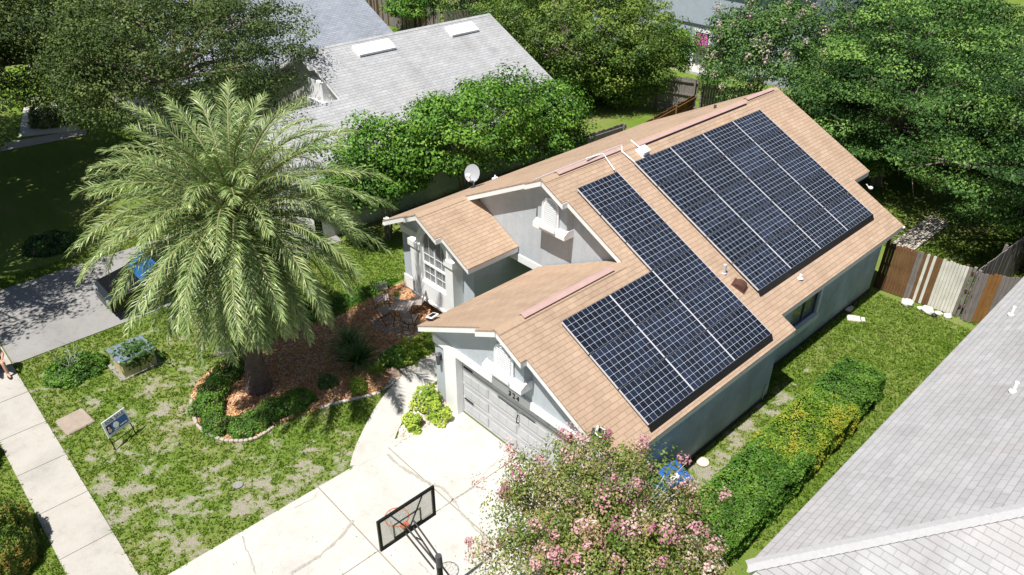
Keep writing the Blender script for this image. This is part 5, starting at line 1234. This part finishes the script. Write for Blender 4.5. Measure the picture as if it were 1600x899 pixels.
# ------------------------------------------------------------------ basketball hoop
bh=thing('basketball_hoop','portable basketball hoop with clear backboard and black frame on the driveway','basketball hoop',(5.05,-4.27,0))
part(MB().box((-.1,-.45,.036),(.95,.45,.22),bev=.06).build and MB().box((-.1,-.45,.036),(.95,.45,.22),bev=.06),'base',BLACK,bh)
part(MB().tube([(.1,0,.1),(-.02,0,2.55)],.055,10),'pole',BLACK,bh)
part(MB().tube([(0,0,2.5),(-.02,0,2.75)],.06,10),'pole_collar',DARKG,bh)
X0=4.18-5.05; fr=MB(); y0,y1,z0,z1=-.635,.60,2.62,3.38
bt=.055
fr.box((X0-.02,y0,z0),(X0+.02,y1,z0+bt)); fr.box((X0-.02,y0,z1-bt),(X0+.02,y1,z1)); fr.box((X0-.02,y0,z0+bt),(X0+.02,y0+bt,z1-bt)); fr.box((X0-.02,y1-bt,z0+bt),(X0+.02,y1,z1-bt))
part(fr,'backboard_frame',BLACK,bh)
CLR=bpy.data.materials.new('smoked_acrylic'); CLR.use_nodes=True; nn_=CLR.node_tree; b=nn_.nodes['Principled BSDF']; b.inputs['Base Color'].default_value=(.72,.66,.58,1); b.inputs['Roughness'].default_value=.1; b.inputs['Alpha'].default_value=.32
part(MB().box((X0-.004,y0+bt,z0+bt),(X0+.004,y1-bt,z1-bt)),'backboard_pane',CLR,bh)
sq=MB(); yc=(y0+y1)/2; sw,sh_=.31,.42
sq.box((X0-.014,yc-sw,z0+bt),(X0-.005,yc-sw+.035,z0+sh_)); sq.box((X0-.014,yc+sw-.035,z0+bt),(X0-.005,yc+sw,z0+sh_)); sq.box((X0-.014,yc-sw+.035,z0+sh_-.035),(X0-.005,yc+sw-.035,z0+sh_)); sq.box((X0+.005,yc-.3,z0+bt),(X0+.02,yc+.3,z0+bt+.07))
part(sq,'target_square',BLACK,bh)
st=MB(); st.tube([(X0+.022,yc,z0+.1),(X0+.022,y0+.28,z1-.04)],.014,6); st.tube([(X0+.022,yc,z0+.1),(X0+.022,y1-.28,z1-.04)],.014,6); part(st,'board_strut',BLACK,bh)
ar=MB()
for sy in (-.09,.09):
    ar.tube([(X0+.03,yc+sy,2.70),(-.1,sy*.6,2.36)],.018,6); ar.tube([(X0+.03,yc+sy,2.92),(-.02,sy*.6,2.60)],.018,6)
ar.tube([(-.02,0,2.60),(.28,.02,2.42)],.018,6); ar.tube([(.28,.02,2.42),(.10,0,1.85)],.015,6); ar.tube([(X0+.3,-.07,2.8),(X0+.3,.07,2.58)],.012,6)
part(ar,'lift_arms',BLACK,bh)
OR_=plain('orange_rim',(.75,.16,.05),.5); ri_=MB(); k=20; ri_.tube([(X0-.36+.22*math.cos(2*math.pi*i/k),yc+.22*math.sin(2*math.pi*i/k),2.72) for i in range(k+1)],.011,6,cap=False); ri_.box((X0-.16,yc-.07,2.68),(X0-.02,yc+.07,2.74)); part(ri_,'rim',OR_,bh)
ne=MB()
for i in range(12):
    for s_ in (-1,1):
        P=[]
        for j in range(5):
            t=j/4; a=2*math.pi*(i/12)+s_*t*.52; r_=.215-.09*t; P.append((X0-.36+r_*math.cos(a),yc+r_*math.sin(a),2.71-.42*t))
        ne.tube(P,.0035,3,cap=False)
part(ne,'net',WHITE,bh)

# ------------------------------------------------------------------ bins near the garage corner
def bin_(lab,p,rz,mat,h=.98,lidmat=None,labelpatch=False):
    t=thing('wheelie_bin',lab,'bin',(p[0],p[1],.036),rz); b0=MB(); s0,s1=.22,.28
    b0.raw([(-s0,-s0,0),(s0,-s0,0),(s0,s0,0),(-s0,s0,0),(-s1,-s1,h-.08),(s1,-s1,h-.08),(s1,s1,h-.08),(-s1,s1,h-.08)],[(0,3,2,1),(0,1,5,4),(1,2,6,5),(2,3,7,6),(3,0,4,7)]); part(b0,'bin_body',mat,t)
    l=MB(); l.box((-s1-.03,-s1-.04,h-.08),(s1+.03,s1+.03,h-.03),bev=.02); l.box((-s1+.04,-s1+.02,h-.032),(s1-.04,s1-.04,h),bev=.02); lo=part(l,'bin_lid',lidmat or mat,t)
    part(MB().tube([(-s1,s1+.06,h-.06),(s1,s1+.06,h-.06)],.018,6),'handle',mat,t)
    for sx in (-1,1): part(MB().tube([(sx*.24,.25,.12),(sx*.29,.25,.12)],.12,14),'wheel',BLACK,t)
    if labelpatch: part(MB().box((-.2,-.2,h+.001),(.05,-.05,h+.006)),'lid_label',WHITE,lo)
    return t
BLU=plain('blue_plastic',(.03,.12,.42),.4,var=.1); GRN=plain('green_plastic',(.02,.30,.22),.4,var=.1)
p=spot(1052,745,.95); bin_('blue recycling bin at the garage corner under the pink blossoms',(p.x-.05,p.y+.1),1.2,BLU,.95,labelpatch=True)
p=spot(1010,772,.95); bin_('green bin nearest the blue bin under the blossoms',(p.x,p.y),.3,GRN)
p=spot(980,782,.95); bin_('green bin standing left of the other green one',(p.x,p.y),.1,GRN)
p=spot(936,793,.6); t=thing('rubbish_bag','tied white rubbish bag behind the myrtle branches','bag',(p.x,p.y,.036)); part(MB().ball((0,0,.26),(.27,.25,.28),0,16,10,.5,6),'sack',plain('white_plastic',(.78,.78,.8),.35),t); part(MB().tube([(0,0,.5),(.02,0,.62)],[.04,.08],7),'knot',WHITE,t)

# ------------------------------------------------------------------ bistro set on the patio
SLAT=plain('weathered_slat_wood',(.36,.31,.29),.8,var=.2,scale=15)
def folding_chair(lab,p,rz):
    t=thing('folding_chair',lab,'chair',p,rz,'folding chairs round the little patio table')
    s=MB()
    for i in range(6): s.box((-.20+i*.068,-.2,.43),(-.148+i*.068,.2,.45))
    part(s,'seat',SLAT,t); b0=MB(); Mx=Matrix.Translation((0,.2,.45))@Matrix.Rotation(R_(-12),4,'X')
    for i in range(3): b0.obox(Mx,(-.2,-.008,.16+i*.09),(.2,.008,.22+i*.09))
    part(b0,'backrest',SLAT,t)
    for sx in (-.2,.2): part(MB().tube([(sx,-.22,0),(sx,.2,.45),(sx,.29,.86)],.011,6),'leg',BLACK,t); part(MB().tube([(sx*.9,.24,0),(sx*.9,-.18,.43)],.011,6),'leg',BLACK,t)
    part(MB().tube([(-.2,.0,.2),(.2,.0,.2)],.008,5),'stretcher',BLACK,t)
    return t
p=spot(628,478,.7); tp=thing('patio_table','square slatted bistro table on the small patio','table',(p.x,p.y,.024),.6)
s=MB()
for i in range(7): s.box((-.31+i*.09,-.31,.68),(-.235+i*.09,.31,.70))
part(s,'tabletop',SLAT,tp)
for sx in (-.25,.25):
    part(MB().tube([(sx,-.28,0),(sx,.28,.68)],.012,6),'leg',BLACK,tp); part(MB().tube([(sx,.28,0),(sx,-.28,.68)],.012,6),'leg',BLACK,tp)
p=spot(602,487,.4); folding_chair('slatted folding chair left of the patio table',(p.x,p.y,.024),R_(100))
p=spot(640,500,.4); folding_chair('slatted folding chair between the table and the garage eave',(p.x,p.y,.024),R_(-150))
p=spot(598,468,.4); folding_chair('folding chair behind the patio table at the mulch edge',(p.x,p.y,.024),R_(60))
p=spot(652,478,.3); folding_chair('dark framed folding chair nearest the white window surround',(p.x,p.y,.024),R_(-50))
def pot(lab,p,z,r,h,col,lm,n_,seed):
    t=thing('potted_plant',lab,'potted plant',(p.x,p.y,z)); part(MB().tube([(0,0,0),(0,0,h)],[r*.7,r],12),'pot',col,t); part(MB().tube([(0,0,h-.02),(0,0,h-.012)],r*.9,12),'soil',SOILD,t)
    r5=np.random.default_rng(seed); D=unit(r5.normal(size=(n_,3))); D[:,2]=np.abs(D[:,2]); P=D*r*1.5*r5.uniform(.3,1,(n_,1))+np.array([0,0,h]); leafcloud('foliage',P,unit(D+np.array([0,0,.5])),.06*r5.uniform(.7,1.3,n_),r5.normal(.6,.15,n_),lm,t)
p=spot(621,467,.72); pot('lime green potted plant on the patio table',p,.725,.09,.12,WHITE,L_LIME,120,5)
p=spot(601,491,.1); pot('yellow flowering pot beside the left folding chair',spot(601,493),.024,.12,.18,CONC_G,L_GOLD,90,6)

# ------------------------------------------------------------------ parked car under the palm
CARP=bpy.data.materials.new('black_car_paint'); CARP.use_nodes=True; b=CARP.node_tree.nodes['Principled BSDF']; b.inputs['Base Color'].default_value=(.008,.008,.010,1); b.inputs['Roughness'].default_value=.25; b.inputs['Coat Weight'].default_value=.6
WG=bpy.data.materials.new('windscreen_glass'); WG.use_nodes=True; b=WG.node_tree.nodes['Principled BSDF']; b.inputs['Base Color'].default_value=(.02,.10,.26,1); b.inputs['Roughness'].default_value=.04  # blue base colour stands in for the sky reflected in the glass
car=thing('parked_car','black car with windscreen painted blue as sky reflection parked under the palm fronds','car',(-11.35,-2.8,.035),0)
# length along y, nose towards -y
prof=[(-2.2,.35),(-2.2,.62),(-2.05,.78),(-1.1,.93),(-.45,1.38),(.2,1.45),(1.1,1.40),(1.75,1.02),(2.15,.95),(2.22,.6),(2.2,.35)]
body=MB(); k=len(prof); vs=[]
for (xx,insc) in ((-.86,0),(-.82,.04),(.82,.04),(.86,0)):
    for (y_,z_) in prof:
        cab=max(0,(z_-.9)/.55); sx=xx*(1-.22*cab)*(1-.10*max(0,(abs(y_)-1.7)/.5)); vs.append((sx,y_,z_+(.03 if abs(xx)<.85 else 0)*(1 if z_>.5 else 0)))
fs=[]
for c in range(3):
    for i in range(k-1): fs.append((c*k+i,c*k+i+1,(c+1)*k+i+1,(c+1)*k+i))
fs.append(tuple(range(k))[::-1]); fs.append(tuple(3*k+i for i in range(k))); fs.append((0,k,2*k,3*k,3*k+k-1,2*k+k-1,k+k-1,k-1))
body.raw(vs,fs,0,False); part(body,'car_body',CARP,car)
part(MB().prism([(-.66,-1.09,.985),(.66,-1.09,.985),(.56,-.5,1.40),(-.56,-.5,1.40)],(0,-.012,.018)),'windscreen',WG,car); part(MB().prism([(-.62,1.68,1.09),(.62,1.68,1.09),(.54,1.15,1.43),(-.54,1.15,1.43)],(0,.012,.018)),'rear_window',WG,car)
for sx in (-1,1):
    part(MB().prism([(sx*.815,-.95,.98),(sx*.70,-.42,1.36),(sx*.70,1.0,1.36),(sx*.80,1.45,1.02)],(sx*.02,0,0)),'side_window',GLASS,car)
    part(MB().box((sx*.62-.14,-2.23,.58),(sx*.62+.14,-2.13,.70),bev=.02),'headlight',plain('lamp_clear',(.25,.26,.28),.1),car); part(MB().box((sx*.95-.07,-.85,.92),(sx*.95+.07,-.68,1.05),bev=.02),'mirror',CARP,car)
    for y_ in (-1.35,1.35):
        w1=part(MB().tube([(sx*.68,y_,.31),(sx*.87,y_,.31)],.31,20),'wheel',plain('tyre_rubber',(.02,.02,.02),.8),car); part(MB().tube([(sx*.872,y_,.31),(sx*.885,y_,.31)],.2,12),'rim',ALU,w1)
part(MB().box((-.5,-2.235,.38),(.5,-2.2,.52),bev=.005),'grille',DARKG,car)

# ------------------------------------------------------------------ person at the left edge (only a leg reaches the frame)
def skin_chain(pts, rads, name, mat, parent, sub=2):
    me=bpy.data.meshes.new(name); V=[];Ed=[]
    idx={}
    for k_,(p,par) in pts.items(): idx[k_]=len(V); V.append(p)
    for k_,(p,par) in pts.items():
        if par: Ed.append((idx[par],idx[k_]))
    me.from_pydata(V,Ed,[]); o=bpy.data.objects.new(name,me); COL.objects.link(o)
    sm=o.modifiers.new('s','SKIN'); sm.use_smooth_shade=True
    for k_ in pts: 
        r_=rads[k_]; me.skin_vertices[0].data[idx[k_]].radius=(r_,r_) if not isinstance(r_,tuple) else r_
    me.skin_vertices[0].data[0].use_root=True
    sb=o.modifiers.new('b','SUBSURF'); sb.levels=sub; sb.render_levels=sub
    bpy.context.view_layer.update(); m2=bpy.data.meshes.new_from_object(o.evaluated_get(bpy.context.evaluated_depsgraph_get()))
    bpy.data.objects.remove(o); m2.materials.clear(); m2.materials.append(mat); m2.name=name
    for q in m2.polygons: q.use_smooth=True
    o=bpy.data.objects.new(name,m2); COL.objects.link(o); o.parent=parent; return o
SKIN=plain('skin',(.58,.33,.24),.55,var=.06); CLO=plain('black_cloth',(.02,.02,.025),.9,var=.2)
pe=thing('person','person in dark shorts crouching at the left edge of the sidewalk, one bare leg forward','person',(-10.05,-8.35,.03),0)
# crouched sitting pose: hips low at -x, knee up, foot on the slab towards +x
pts={'pelvis':((-.28,0,.32),None),'belly':((-.33,0,.50),'pelvis'),'chest':((-.27,0,.74),'belly'),'neck':((-.18,0,.92),'chest'),'head0':((-.13,0,1.0),'neck'),'head':((-.10,0,1.10),'head0'),'crown':((-.10,0,1.17),'head'),
 'hipL':((-.24,.12,.30),'pelvis'),'kneeL':((.16,.16,.50),'hipL'),'ankleL':((.20,.17,.09),'kneeL'),'toeL':((.38,.18,.04),'ankleL'),
 'hipR':((-.24,-.12,.30),'pelvis'),'kneeR':((.10,-.20,.48),'hipR'),'ankleR':((.06,-.20,.09),'kneeR'),'toeR':((.24,-.22,.04),'ankleR'),
 'shL':((-.24,.19,.84),'chest'),'elL':((-.06,.26,.62),'shL'),'wrL':((.12,.20,.60),'elL'),'haL':((.19,.18,.58),'wrL'),
 'shR':((-.24,-.19,.84),'chest'),'elR':((-.08,-.28,.60),'shR'),'wrR':((.08,-.24,.56),'elR'),'haR':((.14,-.22,.54),'wrR')}
rd={'pelvis':.14,'belly':.13,'chest':.15,'neck':.055,'head0':.07,'head':.095,'crown':.07,'hipL':.10,'kneeL':.062,'ankleL':.038,'toeL':.028,'hipR':.10,'kneeR':.062,'ankleR':.038,'toeR':.028,'shL':.06,'elL':.042,'wrL':.028,'haL':.03,'shR':.06,'elR':.042,'wrR':.028,'haR':.03}
bod=skin_chain(pts,rd,'body',SKIN,pe)
for s_ in (1,-1):
    for i in range(4):
        hb=Vector(pts['haL' if s_>0 else 'haR'][0]); part(MB().tube([hb+Vector((.0,(-.022+i*.015),0)),hb+Vector((.05,(-.024+i*.016),-.01)),hb+Vector((.075+(.008 if i in(1,2) else 0),(-.024+i*.016),-.035))],[.009,.008,.006],6),'finger',SKIN,pe)
    part(MB().tube([hb+Vector((-.02,.03*-s_,0)),hb+Vector((.02,.05*-s_,-.015))],[.01,.008],6),'thumb',SKIN,pe)
cp_={k_:pts[k_] for k_ in ('pelvis','belly','chest','shL','shR')}; cp_['e1']=(((-.15),.23,.72),'shL'); cp_['e2']=((-.15,-.24,.72),'shR')
skin_chain(cp_,{'pelvis':.155,'belly':.15,'chest':.17,'shL':.078,'shR':.078,'e1':.065,'e2':.065},'shirt',CLO,pe)
sp_={'pelvis':((-.28,0,.32),None),'hipL':((-.24,.12,.31),'pelvis'),'k1':((.0,.145,.42),'hipL'),'hipR':((-.24,-.12,.31),'pelvis'),'k2':((-.02,-.17,.40),'hipR')}
skin_chain(sp_,{'pelvis':.165,'hipL':.12,'k1':.10,'hipR':.12,'k2':.10},'shorts',CLO,pe)
part(MB().ball((-.13,0,1.13),(.11,.10,.10),0,16,10),'hair',plain('dark_hair',(.03,.02,.015),.6),pe)
part(MB().ball((-.005,.035,1.10),(.012,.012,.008)).ball((-.005,-.035,1.10),(.012,.012,.008)),'eyes',BLACK,pe); part(MB().ball((.0,0,1.07),(.02,.014,.02)),'nose',SKIN,pe)
for s_,(q,tx) in ((1,(pts['ankleL'][0],.38)),(-1,(pts['ankleR'][0],.24))): part(MB().ball((q[0]+.07,q[1],.035),(.14,.05,.045),0,14,8),'shoe',CLO,pe)

# fallen leaves and petals under the myrtle and along the drive
k_=900; r9=np.random.default_rng(77); X=r9.uniform(-.1,5.1,k_); Y=r9.uniform(-7.5,.2,k_); kp=(r9.uniform(0,1,k_)<np.clip((X+.6)/9+np.exp(-((X-4.8)**2+(Y+1.2)**2)/3),0,1)); X=X[kp]; Y=Y[kp]
lf=leafcloud('fallen_leaves',np.c_[X,Y,np.full(len(X),.045)],unit(np.c_[r9.normal(0,.25,(len(X),2)),np.ones(len(X))]),.035*r9.uniform(.5,1.3,len(X)),r9.uniform(.2,1,len(X)),L_MYR)
tag(lf,'small fallen leaves sprinkled on the pale driveway','leaves',kind='stuff')
